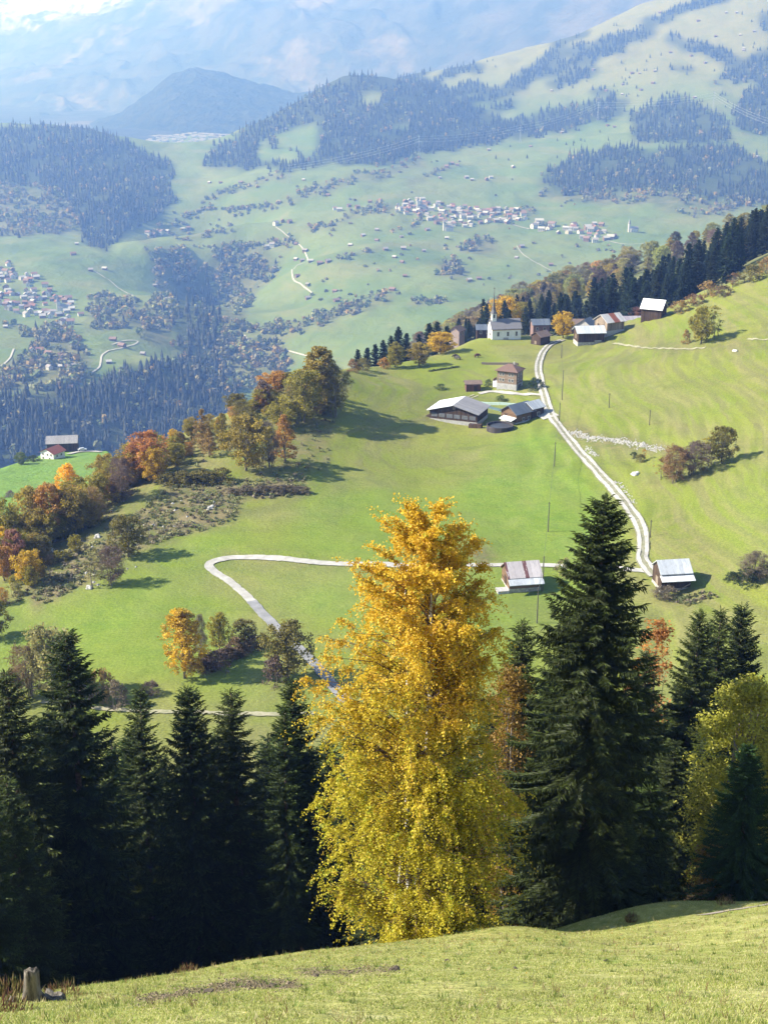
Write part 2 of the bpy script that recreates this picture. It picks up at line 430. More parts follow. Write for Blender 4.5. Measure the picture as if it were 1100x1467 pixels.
# ------------------------------------------------------------------ far side of the valley
FOREST = [  # conifer woods, as outlines seen in the photograph
 [(-120, 180), (0, 181), (70, 176), (120, 180), (160, 190), (200, 213), (240, 232), (255, 247), (238, 262), (250, 290), (215, 315), (190, 330), (165, 345), (150, 360), (118, 345), (110, 300), (60, 268), (0, 262), (-120, 260)],
 [(290, 240), (292, 226), (345, 186), (400, 150), (480, 104), (545, 102), (600, 97), (612, 120), (660, 150), (655, 165), (722, 188), (735, 200), (700, 208), (640, 215), (600, 221), (560, 232), (500, 240), (470, 232), (452, 238), (428, 236), (418, 205), (390, 210), (384, 196), (372, 205), (365, 232), (330, 240)],
 [(720, 186), (735, 172), (800, 150), (850, 143), (900, 150), (893, 165), (830, 180), (760, 198)],
 [(902, 168), (930, 145), (975, 139), (1020, 158), (1045, 175), (1047, 196), (1000, 206), (930, 202), (900, 194)],
 [(772, 257), (800, 232), (840, 217), (900, 208), (960, 212), (1050, 205), (1100, 236), (1180, 250), (1180, 300), (1050, 292), (980, 277), (920, 270), (860, 277), (800, 277)],
 [(1042, 160), (1060, 140), (1100, 116), (1200, 90), (1200, 215), (1100, 192), (1060, 182)],
 [(1019, 122), (1040, 100), (1075, 75), (1100, 64), (1200, 40), (1200, 100), (1100, 118), (1060, 119), (1040, 112)],
 [(1092, 20), (1200, -20), (1200, 50), (1100, 58), (1094, 40)],
 [(-120, 560), (0, 571), (60, 562), (130, 556), (180, 526), (250, 516), (300, 500), (345, 555), (335, 600), (240, 655), (120, 715), (-120, 760)],
 [(250, 395), (285, 385), (318, 430), (322, 470), (300, 505), (260, 500), (255, 450)],
]
CLEAR = [[(392, 195), (420, 184), (452, 173), (458, 210), (440, 232), (424, 215), (405, 210)], [(516, 131), (548, 128), (545, 146), (520, 150)], [(560, 180), (585, 172), (590, 180), (565, 190)]]
STRIPS = [  # conifer bands: centre line, half width in pixels
 ([(612, 135), (640, 105), (662, 98), (690, 95)], 7), ([(690, 138), (720, 128), (745, 118), (765, 96), (800, 78)], 9), ([(795, 70), (815, 52), (840, 45)], 7),
 ([(745, 112), (800, 98), (850, 78), (895, 68)], 9), ([(815, 75), (855, 65), (895, 58), (930, 40)], 9), ([(930, 30), (960, 22), (1000, 6), (1040, -10)], 8), ([(960, 55), (985, 68), (1010, 70), (1050, 86)], 10),
 ([(700, 150), (720, 155), (735, 145)], 5), ([(700, 125), (690, 138), (660, 145)], 6), ([(955, 97), (965, 99)], 3), ([(975, 99), (990, 97)], 3), ([(655, 60), (690, 52), (730, 45)], 5), ([(560, 110), (610, 95), (660, 70), (700, 62)], 6), ([(640, 150), (700, 172), (740, 190)], 10), ([(600, 122), (650, 132), (690, 122)], 7), ([(520, 228), (600, 212), (700, 198)], 8), ([(850, 130), (900, 148)], 6), ([(620, 205), (680, 200), (740, 190), (830, 172)], 7), ([(350, 235), (420, 240), (470, 235)], 6), ([(795, 120), (820, 112), (845, 100)], 8),
]
MIXED = [  # broadleaf copses and hedges
 [(-120, 262), (50, 262), (104, 280), (118, 330), (60, 338), (-120, 345)],
 [(215, 356), (262, 357), (300, 395), (250, 395), (255, 450), (250, 500), (196, 488), (198, 455), (222, 425)],
 [(310, 350), (372, 352), (402, 372), (386, 402), (362, 425), (345, 468), (330, 520), (300, 505), (322, 470), (318, 425), (290, 385)],
 [(130, 430), (165, 425), (200, 440), (200, 470), (160, 472), (120, 455)],
 [(60, 468), (110, 478), (128, 505), (130, 545), (60, 560), (-20, 560), (-20, 530), (40, 505)],
 [(1060, 280), (1090, 290), (1080, 300), (770, 285), (772, 262), (800, 268), (860, 272), (920, 268), (980, 276)],
 [(340, 490), (400, 470), (420, 520), (380, 560), (320, 560), (312, 520)],
 [(618, 394), (625, 378), (645, 370), (664, 380), (664, 396)],
 [(658, 362), (672, 348), (690, 338), (712, 342), (714, 356), (690, 366)],
]
MSTRIPS = [([(232, 330), (262, 312), (300, 300), (350, 302), (400, 292), (432, 278)], 6), ([(280, 288), (330, 270), (380, 258), (410, 250)], 5), ([(410, 290), (450, 272), (500, 255), (545, 250), (600, 232)], 8),
 ([(350, 472), (411, 476), (445, 462), (473, 452), (510, 440), (553, 428)], 8), ([(440, 330), (480, 318), (520, 305), (560, 295)], 5), ([(590, 437), (615, 432), (640, 434)], 4), ([(380, 345), (400, 350), (420, 340)], 4),
 ([(590, 262), (620, 250), (650, 238)], 5), ([(700, 310), (760, 300), (770, 320), (790, 322)], 5), ([(890, 240), (905, 295)], 3), ([(480, 372), (520, 360), (560, 345)], 3), ([(560, 330), (585, 322), (600, 318)], 3),
 ([(0, 460), (40, 478), (90, 470)], 6), ([(130, 470), (170, 468)], 5), ([(950, 300), (1000, 305), (1060, 295)], 6), ([(210, 345), (230, 330), (250, 335)], 5), ([(160, 560), (200, 540), (240, 525)], 5), ([(340, 325), (300, 335), (250, 340)], 4)]

far_px = [(0, 690, 1690), (0, 650, 1760), (0, 572, 1880), (150, 620, 1860), (150, 600, 1895), (150, 557, 1985), (250, 570, 2060), (250, 522, 2130), (330, 545, 2260), (0, 540, 2010), (60, 440, 2700), (150, 510, 2150), (130, 390, 3000), (30, 350, 3300),
  (200, 470, 2450), (222, 425, 2760), (220, 358, 3250), (245, 350, 3500), (318, 452, 3150), (300, 400, 3600), (348, 430, 3060), (362, 440, 2900), (420, 440, 2800), (330, 520, 2400), (380, 520, 2380), (420, 480, 2450), (500, 440, 2600), (480, 500, 2300), (600, 480, 2250), (450, 370, 3000), (560, 400, 2800),
  (700, 400, 2800), (850, 400, 2750), (1000, 380, 2700), (1150, 360, 2700), (620, 350, 3150), (650, 305, 3500), (760, 330, 3300), (850, 335, 3250), (950, 320, 3300), (1100, 310, 3350), (700, 250, 4000), (560, 250, 3900), (850, 210, 4200), (1000, 190, 4300), (1150, 200, 4300),
  (700, 180, 4700), (850, 130, 5000), (1000, 100, 5000), (1150, 90, 5000), (1000, 20, 5600), (1150, -10, 5600), (850, 58, 5600), (750, 95, 5500), (640, 118, 5400), (560, 118, 5250), (480, 113, 5000), (400, 160, 4750), (350, 196, 4600), (292, 238, 4300), (400, 240, 4150), (300, 265, 4050), (330, 330, 3500), (230, 310, 3800),
  (350, 290, 3800), (0, 335, 3500), (100, 345, 3450), (150, 358, 3400), (0, 188, 4500), (70, 184, 4550), (150, 196, 4450), (200, 221, 4350), (248, 248, 4250), (-120, 190, 4500), (-120, 340, 3500), (-120, 560, 1950), (-120, 690, 1700), (-120, 430, 2700), (60, 260, 4000), (180, 290, 3800)]
far_p = [(*st(u, v), math.log(Y)) for u, v, Y in far_px]
hid = [(s, z / y, math.log(y)) for s in (-0.4, -0.2, 0, 0.2, 0.4) for y, z in ((1250, -600), (900, -600))]
hid += [(st(u, 0)[0], z / y, math.log(y)) for u, y, z in ((-120, 5200, -330), (0, 5200, -330), (70, 5200, -330), (150, 5100, -340), (220, 5000, -390), (270, 5000, -420), (330, 5200, -420), (400, 5400, -330), (480, 5700, -200), (560, 6100, -180), (650, 6300, -150), (750, 6600, -100), (850, 6800, 0), (1000, 7000, 150), (1150, 7000, 260))]
hid += [(st(u, 0)[0], -475 / y, math.log(y)) for u in (-150, 0, 150, 300, 400) for y in (6000, 6700, 7300)] + [(st(u, 0)[0], z / 7300, math.log(7300)) for u, z in ((500, -420), (600, -350), (750, -250), (1000, 0), (1150, 100))]
fp = np.array(far_p + hid)
V_tps = TPS(fp[:, [0, 2]], fp[:, 1], 1e-5)
def ridge(S, Y, pts, Yc, front, back, d0=0.0):
    us = [st(u, v) for u, v in pts]
    tc = np.interp(S, [p[0] for p in us], [p[1] for p in us], left=us[0][1] - 0.5, right=us[-1][1])
    tc = np.where(Y < Yc, tc - front * (Yc - Y) / Yc, tc)
    Z = tc * np.minimum(Y, Yc) - back * np.maximum(Y - Yc, 0)
    return Z
R1 = [(540, 560), (600, 516), (640, 496), (700, 474), (760, 464), (850, 462), (930, 440), (1000, 408), (1050, 376), (1100, 350), (1250, 270)]
R2 = [(500, 560), (560, 520), (640, 484), (700, 458), (780, 420), (870, 393), (960, 360), (1040, 332), (1100, 310), (1250, 250)]
def valley_z(S, Y):
    Z = V_tps(S, np.log(Y)) * Y
    Z = np.maximum(np.where(Y < 1300, np.minimum(Z, -560), Z), -680)
    X = S * Y
    Z = Z + smooth01(Y, 1500, 2300) * (19 * fbm(X / 280, Y / 280, 61, 4) + 5.0 * fbm(X / 70, Y / 70, 67, 4))
    far = smooth01(Y, 4800, 6500); Z = Z + far * 40 * fbm(X / 900, Y / 900, 71, 4)
    n = 3.0 * fbm(X / 50, Y / 50, 81, 4)
    Z = np.maximum(Z, ridge(S, Y, R2, 1000.0, 0.07, 0.42) + n - 0.5 * np.maximum(800 - Y, 0))
    Z = np.maximum(Z, ridge(S, Y, R1, 690.0, 0.05, 0.40) + 0.6 * n - 0.9 * np.maximum(545 - Y, 0))
    # the green shelf with the white farmhouse, lower left
    sh = -168.0 - 0.167 * (Y - 490) + 0.02 * (X + 150)
    us = [st(*p) for p in ((-200, 740), (-60, 690), (0, 672), (60, 652), (110, 640), (150, 640), (190, 690), (260, 760), (400, 900))]
    te = np.interp(S, [p[0] for p in us], [p[1] for p in us])
    sh = np.minimum(sh, te * Y) - 0.55 * np.maximum(Y - 632.0, 0)
    Z = np.maximum(Z, sh + 0.5 * n * 0.3)
    return Z
NS2, NR2 = 560, 640
sv2 = np.linspace(-0.46, 0.46, NS2); lv2 = np.linspace(math.log(450), math.log(7200), NR2)
S2, L2 = np.meshgrid(sv2, lv2); Y2 = np.exp(L2); X2 = S2 * Y2
Z2 = valley_z(S2, Y2)
U2, W2 = proj(X2, Y2, Z2)
ju, jv = U2 + 11 * fbm(U2 / 17, W2 / 17, 401, 3), W2 + 8 * fbm(U2 / 17, W2 / 17, 402, 3)
wood = np.zeros(X2.shape)
okY = Y2 > 1500
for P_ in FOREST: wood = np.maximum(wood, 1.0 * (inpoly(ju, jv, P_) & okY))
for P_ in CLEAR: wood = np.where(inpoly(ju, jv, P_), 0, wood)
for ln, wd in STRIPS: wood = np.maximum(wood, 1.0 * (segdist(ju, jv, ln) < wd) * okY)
brush = np.zeros(X2.shape)
for P_ in MIXED: brush = np.maximum(brush, 1.0 * (inpoly(ju, jv, P_) & okY))
for ln, wd in MSTRIPS: brush = np.maximum(brush, 0.8 * (segdist(ju, jv, ln) < wd) * okY)
wood = blur(wood, 3); brush = blur(brush, 4)
brush = np.maximum(brush, 1.0 * ((Y2 < 1250) & (U2 > 480) & (Z2 > -420)))
k = NT("valley_meadow")
P0 = k.pos()
cov = k.n('ShaderNodeSeparateColor'); k.t.links.new(k.attr('cover', False), cov.inputs[0])
n1, n2 = k.noise(P0, 0.004, 5, 0.6), k.noise(P0, 0.02, 5, 0.65)
n3 = k.noise(k.scaled(P0, (0.006, 0.006, 0.05)), 1.0, 4, 0.6)
xyz = k.n('ShaderNodeSeparateXYZ'); k.t.links.new(P0, xyz.inputs[0])
c = k.mix(k.ramp(n1, 0.35, 0.65), (0.100, 0.148, 0.046), (0.145, 0.178, 0.062))
c = k.mix(k.math('MULTIPLY', k.ramp(n3, 0.48, 0.72), 0.55), c, (0.19, 0.185, 0.08))
alp = k.ramp(k.math('ADD', xyz.outputs[2], k.math('MULTIPLY', n1, 120.0)), -240.0, 40.0)
c = k.mix(k.math('MULTIPLY', alp, 0.85), c, k.mix(k.ramp(n2, 0.35, 0.65), (0.165, 0.165, 0.062), (0.215, 0.195, 0.082)))
c = k.mix(k.math('MULTIPLY', k.ramp(n2, 0.52, 0.7), 0.35), c, (0.10, 0.12, 0.05))
lowg = k.attr('shelf')
c = k.mix(lowg, c, k.mix(k.ramp(n2, 0.3, 0.7), (0.115, 0.205, 0.040), (0.150, 0.225, 0.050)))
c = k.mix(cov.outputs[1], c, k.mix(k.ramp(n2, 0.4, 0.6), (0.085, 0.098, 0.042), (0.135, 0.135, 0.062)))
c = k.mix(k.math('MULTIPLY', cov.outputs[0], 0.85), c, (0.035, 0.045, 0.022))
M_valley = k.surf(c, 0.95, k.bump(k.noise(P0, 0.05, 5, 0.7), 0.6, 6.0), 0.05)
shelf = ((U2 < 170) & (Y2 < 700)).astype(float)
terrain = tag(link("terrain", np_mesh("terrain", np.stack([X2, Y2, Z2], -1).reshape(-1, 3), grid_faces(NR2, NS2), [M_valley],
    {'cover': np.stack([wood, brush * (1 - wood), 0 * wood], -1).reshape(-1, 3), 'shelf': shelf.ravel()}, smooth=True)), kind='structure')

# ------------------------------------------------------------------ far mountains and the dark wooded hill in front of them
m_px = [(-150, 215, 9300), (0, 205, 9300), (300, 198, 9300), (500, 170, 9000), (650, 130, 8700), (850, 60, 8300), (1150, -40, 8000),
        (-150, 130, 12600), (0, 110, 12600), (150, 100, 12000), (300, 60, 11200), (450, 40, 10500), (600, 10, 9900), (800, -40, 9500), (1150, -150, 9500),
        (-150, 75, 15500), (0, 68, 15500), (100, 40, 15000), (220, 5, 14000), (350, -60, 13000), (550, -150, 12500), (800, -250, 12500), (1150, -350, 12500),
        (-150, -35, 17500), (0, -28, 17500), (45, -38, 17500), (90, -48, 17500), (150, -60, 17300), (250, -45, 17000), (400, -130, 17000), (700, -260, 17000), (1150, -360, 17000)]
mp = np.array([(*st(u, v), math.log(Y)) for u, v, Y in m_px])
hb = [(s, z / y, math.log(y)) for s in (-0.4, -0.15, 0.1, 0.4) for y, z in ((7000, -470), (7800, -470))] + [(s, -0.02, math.log(20500)) for s in (-0.4, -0.15, 0.1, 0.4)]
mp = np.concatenate([mp, np.array(hb)])
M_tps = TPS(mp[:, [0, 2]], mp[:, 1], 1e-5)
hill_px = [(60, 235), (115, 185), (170, 163), (215, 130), (245, 106), (280, 95), (320, 102), (370, 118), (420, 132), (460, 128), (500, 150), (560, 190)]
def hill_t(S):
    us = [st(u, v) for u, v in hill_px]
    return np.interp(S, [p[0] for p in us], [p[1] for p in us], left=-0.12, right=-0.12)
NS3, NR3 = 460, 360
sv3 = np.linspace(-0.42, 0.42, NS3); lv3 = np.linspace(math.log(6900), math.log(19500), NR3)
S3, L3 = np.meshgrid(sv3, lv3); Y3 = np.exp(L3); X3 = S3 * Y3
Z3 = M_tps(S3, L3) * Y3
rg = 1 - np.abs(fbm((X3 + 0.55 * Y3) / 900 + 0.35 * fbm(X3 / 800, Y3 / 800, 5, 3), (Y3 - 0.3 * X3) / 5200, 101, 5)) * 2
Z3 = Z3 + smooth01(Y3, 8600, 10000) * (230 * (rg - 0.5) + 60 * fbm(X3 / 380, Y3 / 500, 103, 5))
Z3 = np.clip(Z3, -480, 540)
M_mount = None
k = NT("mountain_slopes")
P0 = k.pos()
xyz = k.n('ShaderNodeSeparateXYZ'); k.t.links.new(P0, xyz.inputs[0])
n1 = k.noise(k.scaled(P0, (0.0011, 0.0004, 0.0026)), 1.0, 6, 0.62); n2 = k.noise(P0, 0.004, 5, 0.65)
z = k.math('ADD', xyz.outputs[2], k.math('MULTIPLY', k.math('SUBTRACT', n1, 0.5), 900.0))
c = k.mix(k.ramp(n2, 0.4, 0.6), (0.030, 0.038, 0.038), (0.065, 0.065, 0.062))
c = k.mix(k.math('MULTIPLY', k.ramp(k.math('ADD', k.math('MULTIPLY', z, 0.00012), n1), 0.52, 0.62), k.math('ADD', 0.25, k.math('MULTIPLY', k.ramp(xyz.outputs[0], 1500.0, -300.0), 0.55))), c, k.mix(k.ramp(n2, 0.4, 0.6), (0.115, 0.098, 0.085), (0.155, 0.130, 0.110)))
snow = k.math('MULTIPLY', k.ramp(xyz.outputs[1], 14300.0, 16300.0), k.ramp(k.math('ADD', z, k.math('MULTIPLY', n2, 500.0)), 300.0, 620.0))
c = k.mix(k.math('MULTIPLY', snow, k.ramp(n2, 0.35, 0.6)), c, (0.50, 0.54, 0.58))
M_mount = k.surf(c, 0.95, k.bump(n2, 0.8, 60.0), 0.05)
mountains = tag(link("mountains", np_mesh("mountains", np.stack([X3, Y3, Z3], -1).reshape(-1, 3), grid_faces(NR3, NS3), [M_mount], smooth=True)), kind='structure')
sv4 = np.linspace(st(60, 200)[0], st(560, 200)[0], 300); yv4 = np.linspace(7300, 9800, 110)
S4, Y4 = np.meshgrid(sv4, yv4); X4 = S4 * Y4
top = hill_t(S4) * 8500
fr = np.where(Y4 < 8500, (8500 - Y4) / 1150, (Y4 - 8500) / 1100)
Z4 = top + (-500 - top) * np.clip(fr, 0, 1.2) ** 1.2 + 16 * fbm(X4 / 120, Y4 / 120, 111, 4) + 9 * fbm(X4 / 40, Y4 / 40, 113, 3)
k = NT("wooded_hill")
P0 = k.pos(); n2 = k.noise(P0, 0.012, 5, 0.7)
c = k.mix(k.ramp(n2, 0.38, 0.62), (0.012, 0.020, 0.014), (0.045, 0.048, 0.022))
M_whill = k.surf(c, 0.95, k.bump(k.noise(P0, 0.03, 4, 0.7), 1.0, 25.0), 0.05)
hill = tag(link("hill", np_mesh("hill", np.stack([X4, Y4, np.maximum(Z4, -620)], -1).reshape(-1, 3), grid_faces(110, 300), [M_whill], smooth=True)), kind='structure')

# ------------------------------------------------------------------ where a line of sight meets the ground
bvh_g = BVHTree.FromPolygons(gV.tolist(), gF.tolist())
bvh_t = BVHTree.FromPolygons(np.stack([X2, Y2, Z2], -1).reshape(-1, 3).tolist(), grid_faces(NR2, NS2).tolist())
def hit(u, v, which='both'):
    d = Vector(ray(u, v)).normalized(); best = None
    for nm, b in (('g', bvh_g), ('t', bvh_t)):
        if which in ('both', nm):
            p = b.ray_cast(Vector((0, 0, 0)), d)
            if p[0] is not None and (best is None or p[3] < best[1]): best = (p[0], p[3])
    return best[0] if best else None
def floor_at(x, y, which='both'):
    z = None
    for nm, b in (('g', bvh_g), ('t', bvh_t)):
        if which in ('both', nm):
            p = b.ray_cast(Vector((x, y, 3000)), Vector((0, 0, -1)))
            if p[0] is not None: z = p[0].z if z is None else max(z, p[0].z)
    return z
def depth(p): return p.y * cp - p.z * sp
def height_to(p, vtop):
    """height that puts the top of a thing standing at p on photo row vtop"""
    return st(550, vtop)[1] * p.y - p.z
# ------------------------------------------------------------------ tree prototypes
def unit(a): return a / np.maximum(np.linalg.norm(a, axis=-1, keepdims=True), 1e-9)
def quads_from(c, a, b):
    """diamond-free leaf quads round centres c with half axes a and b"""
    V = np.stack([c - a - b, c + a - b, c + a + b, c - a + b], 1).reshape(-1, 3)
    return V, np.arange(len(V)).reshape(-1, 4)
def blades(p, d, L, w, rg, two=True):
    """needle sprays: slim pointed quads from p along d"""
    n = len(p); L = np.broadcast_to(L, (n,))[:, None]; w = np.broadcast_to(w, (n,))[:, None]
    s = unit(np.cross(d, rg.normal(size=(n, 3))))
    out, m = [], p + d * L * 0.45
    for q in ([s, np.cross(d, s)] if two else [s]):
        out.append(np.stack([p, m + q * w, p + d * L, m - q * w], 1))
    V = np.concatenate(out).reshape(-1, 3)
    return V, np.arange(len(V)).reshape(-1, 4)

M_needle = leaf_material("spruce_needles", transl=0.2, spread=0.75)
M_leaf = leaf_material("broad_leaves", transl=0.5, spread=0.55)
M_bark = plain("brown_bark", (0.085, 0.062, 0.045), 0.4, 6, 0.95, bump=0.6)
M_greybark = plain("grey_bark", (0.17, 0.145, 0.12), 0.35, 4, 0.95)

def spruce_proto(name, H, R, seed, whorl=0.27, per=7, fine=15.0, w=0.030, thin=1.0):
    rg = np.random.default_rng(seed)
    ps, ds, Ls, ti = [], [], [], []
    lean = rg.normal(size=2) * 0.006
    h = 0.07 * H
    while h < H * 0.985:
        x = 1 - h / H
        Rm = R * min(1.0, x ** 0.68 * 1.0 + 0.02) * (0.78 if x > 0.93 else 1)
        for q in range(per):
            if rg.random() > thin * (0.75 if x > 0.8 else 1): continue
            hh = h + rg.normal() * whorl * 0.35
            az = rg.random() * 2 * math.pi
            L = max(0.25, Rm * (0.55 + 0.55 * rg.random()))
            el = math.radians(38 - 62 * min(1, x * 1.15) + rg.normal() * 6)
            out = np.array([math.cos(az), math.sin(az), 0.0]); side = np.array([-math.sin(az), math.cos(az), 0.0])
            t = np.linspace(0.08, 1, max(4, int(L * fine)))
            bp = out * (L * t * (1 - 0.08 * t))[:, None]
            bp[:, 2] = hh + L * (math.tan(el) * t * 0.75 - 0.22 * t ** 2 + 0.20 * t ** 4)
            bp[:, :2] += lean * hh
            tl = (0.12 + 0.34 * (1 - 0.55 * t) * min(1, L / 2.2)) * (1.3 if w > 0.1 else 1)
            for sg in (-1, 1):
                d = unit(out * 0.62 + side * sg * 0.75 + np.stack([np.zeros_like(t), np.zeros_like(t), -0.22 - 0.35 * rg.random(len(t))], 1) + rg.normal(size=(len(t), 3)) * 0.16)
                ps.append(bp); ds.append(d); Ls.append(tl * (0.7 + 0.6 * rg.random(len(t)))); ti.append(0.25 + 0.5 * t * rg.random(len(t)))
            if L > 1.0:                                                # hanging twigs under the bough
                m = rg.random(len(t)) < 0.75
                d = unit(np.stack([rg.normal(size=len(t)) * 0.25, rg.normal(size=len(t)) * 0.25, -np.ones(len(t))], 1) + out * 0.35)
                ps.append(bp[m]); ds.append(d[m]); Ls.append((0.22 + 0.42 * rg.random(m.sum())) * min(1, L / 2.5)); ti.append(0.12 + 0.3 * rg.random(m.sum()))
            d = unit(out + np.array([0, 0, 0.15]))[None]
            ps.append(bp[-1:]); ds.append(d); Ls.append(np.array([0.30])); ti.append(np.array([0.9]))
        h += whorl * (0.75 + 0.5 * rg.random()) * (0.55 + 0.45 * min(1, x * 2))
    top = np.zeros((10, 3)); top[:, 2] = np.linspace(H * 0.955, H * 0.99, 10); top[:, :2] += lean * H
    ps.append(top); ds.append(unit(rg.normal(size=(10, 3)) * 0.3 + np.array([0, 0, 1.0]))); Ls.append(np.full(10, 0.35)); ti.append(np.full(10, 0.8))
    P, D, L, T = (np.concatenate(a) for a in (ps, ds, Ls, ti))
    V, Fq = blades(P, D, L, w * (0.8 + 0.5 * rg.random(len(P))), rg)
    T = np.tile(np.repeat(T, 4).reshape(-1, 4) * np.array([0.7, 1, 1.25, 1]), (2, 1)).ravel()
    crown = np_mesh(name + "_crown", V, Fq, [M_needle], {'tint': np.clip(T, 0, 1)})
    b = MB(); hs = np.linspace(-2.5, H * 0.985, 9)
    b.tube([(lean[0] * z, lean[1] * z, z) for z in hs], [max(0.015, 0.0125 * H * (1 - z / H) ** 0.9) for z in hs], 8)
    return {'crown': crown, 'trunk': b.mesh(name + "_trunk", M_bark, True), 'H': H, 'R': R}

def broad_proto(name, H, R, seed, shape='round', clumps=70, per=34, leaf=0.30, trunk=0.22, clump=0.85, thin=0.0, bark=None, stems=1):
    """trunk and limbs, and a crown of leaf clumps; the outline is uneven and shows gaps"""
    rg = np.random.default_rng(seed)
    def rad(z):
        if shape == 'round': return R * (np.clip(1 - ((z - 0.56) / 0.46) ** 2, 0, 1)) ** 0.5
        if shape == 'tall': return R * np.interp(z, [0.05, 0.12, 0.35, 0.7, 0.9, 1.0], [0.3, 0.75, 1.0, 0.92, 0.62, 0.1])
        if shape == 'cone': return R * np.interp(z, [0.08, 0.16, 0.28, 0.6, 0.85, 1.0], [0.35, 0.9, 1.0, 0.62, 0.28, 0.03])
        if shape == 'bush': return R * np.interp(z, [0, 0.2, 0.5, 0.8, 1.0], [0.85, 1.0, 0.95, 0.7, 0.15])
        return R * np.interp(z, [0.1, 0.3, 0.65, 0.9, 1.0], [0.35, 0.8, 1.0, 0.75, 0.2])
    lo = 0.02 if shape == 'bush' else (0.10 if shape in ('cone', 'tall') else 0.15)
    z = lo + (1 - lo) * rg.random(clumps) ** 0.9
    az = rg.random(clumps) * 2 * math.pi
    lob = 1 + 0.16 * np.sin(az * 2 + seed) + 0.13 * np.sin(az * 3 + 2.1 * seed + z * 7)
    r = rad(z) * np.sqrt(0.12 + 0.88 * rg.random(clumps)) * lob * 0.92
    C = np.stack([r * np.cos(az), r * np.sin(az), z * H * 0.96], 1)
    cs = clump * (0.6 + 0.7 * rg.random(clumps)) * (0.75 + 0.35 * np.clip(rad(z) / R, 0, 1))
    n = rg.poisson(per, clumps) + 3
    idx = np.repeat(np.arange(clumps), n); N = len(idx)
    off = unit(rg.normal(size=(N, 3))) * (rg.random(N) ** 0.5)[:, None] * cs[idx][:, None] * np.array([1.0, 1.0, 0.78])
    P = C[idx] + off
    nrm = unit(off * 0.7 + rg.normal(size=(N, 3)) * cs[idx][:, None] * 0.6)
    a = unit(np.cross(nrm, rg.normal(size=(N, 3)))); b = np.cross(nrm, a)
    sz = leaf * (0.55 + 0.8 * rg.random(N))
    if thin: a, b = a * (sz * (1 - thin))[:, None] * 0.35, b * (sz * (1 + 1.6 * thin))[:, None] * 0.5
    else: a, b = a * sz[:, None] * 0.5, b * sz[:, None] * 0.38
    V = np.stack([P - b, P + a * 0.9, P + b, P - a * 0.9], 1).reshape(-1, 3)
    T = np.clip(0.5 + (rg.random(clumps) - 0.5)[idx] * 0.55 + (rg.random(N) - 0.5) * 0.5, 0, 1)
    crown = np_mesh(name + "_crown", V, np.arange(len(V)).reshape(-1, 4), [M_leaf], {'tint': np.repeat(T, 4)})
    m = MB()
    for s_ in range(stems):
        o = Vector((0, 0, 0)) if stems == 1 else Vector((rg.normal() * R * 0.25, rg.normal() * R * 0.25, 0))
        top = 0.8 * H if shape in ('cone', 'tall') else 0.6 * H
        pts = [o + Vector((rg.normal() * 0.02 * H * q, rg.normal() * 0.02 * H * q, -0.8 + (top + 0.8) * q)) for q in (0, 0.25, 0.5, 0.75, 1)]
        m.tube(pts, [trunk * x for x in (1.15, 0.9, 0.7, 0.45, 0.2)], 7)
    for j in rg.choice(clumps, min(clumps, 26 if shape != 'bush' else 14), replace=False):
        c_ = Vector(C[j]); h0 = max(0.12 * H, min(0.62 * H, c_.z * 0.62)) if shape != 'bush' else 0.05 * H
        p0 = Vector((0, 0, h0)); p1 = p0.lerp(c_, 0.5) + Vector((0, 0, 0.05 * H * rg.random()))
        m.tube([p0, p1, c_], [trunk * 0.38, trunk * 0.24, trunk * 0.07], 5)
    return {'crown': crown, 'trunk': m.mesh(name + "_trunk", bark or M_greybark, True), 'H': H, 'R': R}

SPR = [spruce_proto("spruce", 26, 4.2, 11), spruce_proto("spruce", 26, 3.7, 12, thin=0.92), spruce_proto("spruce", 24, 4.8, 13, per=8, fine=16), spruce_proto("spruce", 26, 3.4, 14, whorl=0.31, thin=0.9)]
SPR_MID = [spruce_proto("wood_spruce", 20, 3.3, 21 + i, whorl=0.7, per=8, fine=2.6, w=0.27) for i in range(3)]
for q in SPR_MID: pass
BRD = {}
for i in range(3):
    BRD['round', i] = broad_proto("broadleaf", 10, 4.4, 31 + i, 'round', 120, 46, 0.40, 0.26, 1.0)
for i in range(2):
    BRD['tall', i] = broad_proto("slim_tree", 12, 2.6, 41 + i, 'tall', 140, 52, 0.34, 0.2, 0.72)
    BRD['cone', i] = broad_proto("larch", 12, 3.2, 51 + i, 'cone', 95, 32, 0.34, 0.2, 0.75)
    BRD['bush', i] = broad_proto("bush", 3, 2.2, 61 + i, 'bush', 42, 28, 0.26, 0.07, 0.55, stems=3)
    BRD['bare', i] = broad_proto("bare_tree", 9, 3.6, 71 + i, 'vase', 80, 30, 0.55, 0.14, 1.0, thin=0.75, stems=3)
    BRD['thin', i] = broad_proto("thin_tree", 10, 2.6, 81 + i, 'vase', 46, 20, 0.34, 0.12, 0.7, stems=2)
COLORS = {'gold': (0.325, 0.250, 0.050), 'golden': (0.575, 0.388, 0.037), 'yellow': (0.775, 0.450, 0.037), 'orange': (0.450, 0.250, 0.062), 'redorange': (0.450, 0.206, 0.069), 'rust': (0.263, 0.156, 0.075),
  'olive': (0.194, 0.169, 0.044), 'yolive': (0.300, 0.263, 0.044), 'green': (0.125, 0.169, 0.044), 'dkgreen': (0.050, 0.075, 0.028), 'mauve': (0.169, 0.119, 0.106), 'grey': (0.200, 0.163, 0.125), 'tan': (0.350, 0.237, 0.088), 'brown': (0.200, 0.138, 0.075),
  'pale': (0.300, 0.275, 0.112), 'red': (0.300, 0.150, 0.106), 'spruce': (0.056, 0.080, 0.020), 'teal': (0.040, 0.075, 0.045)}
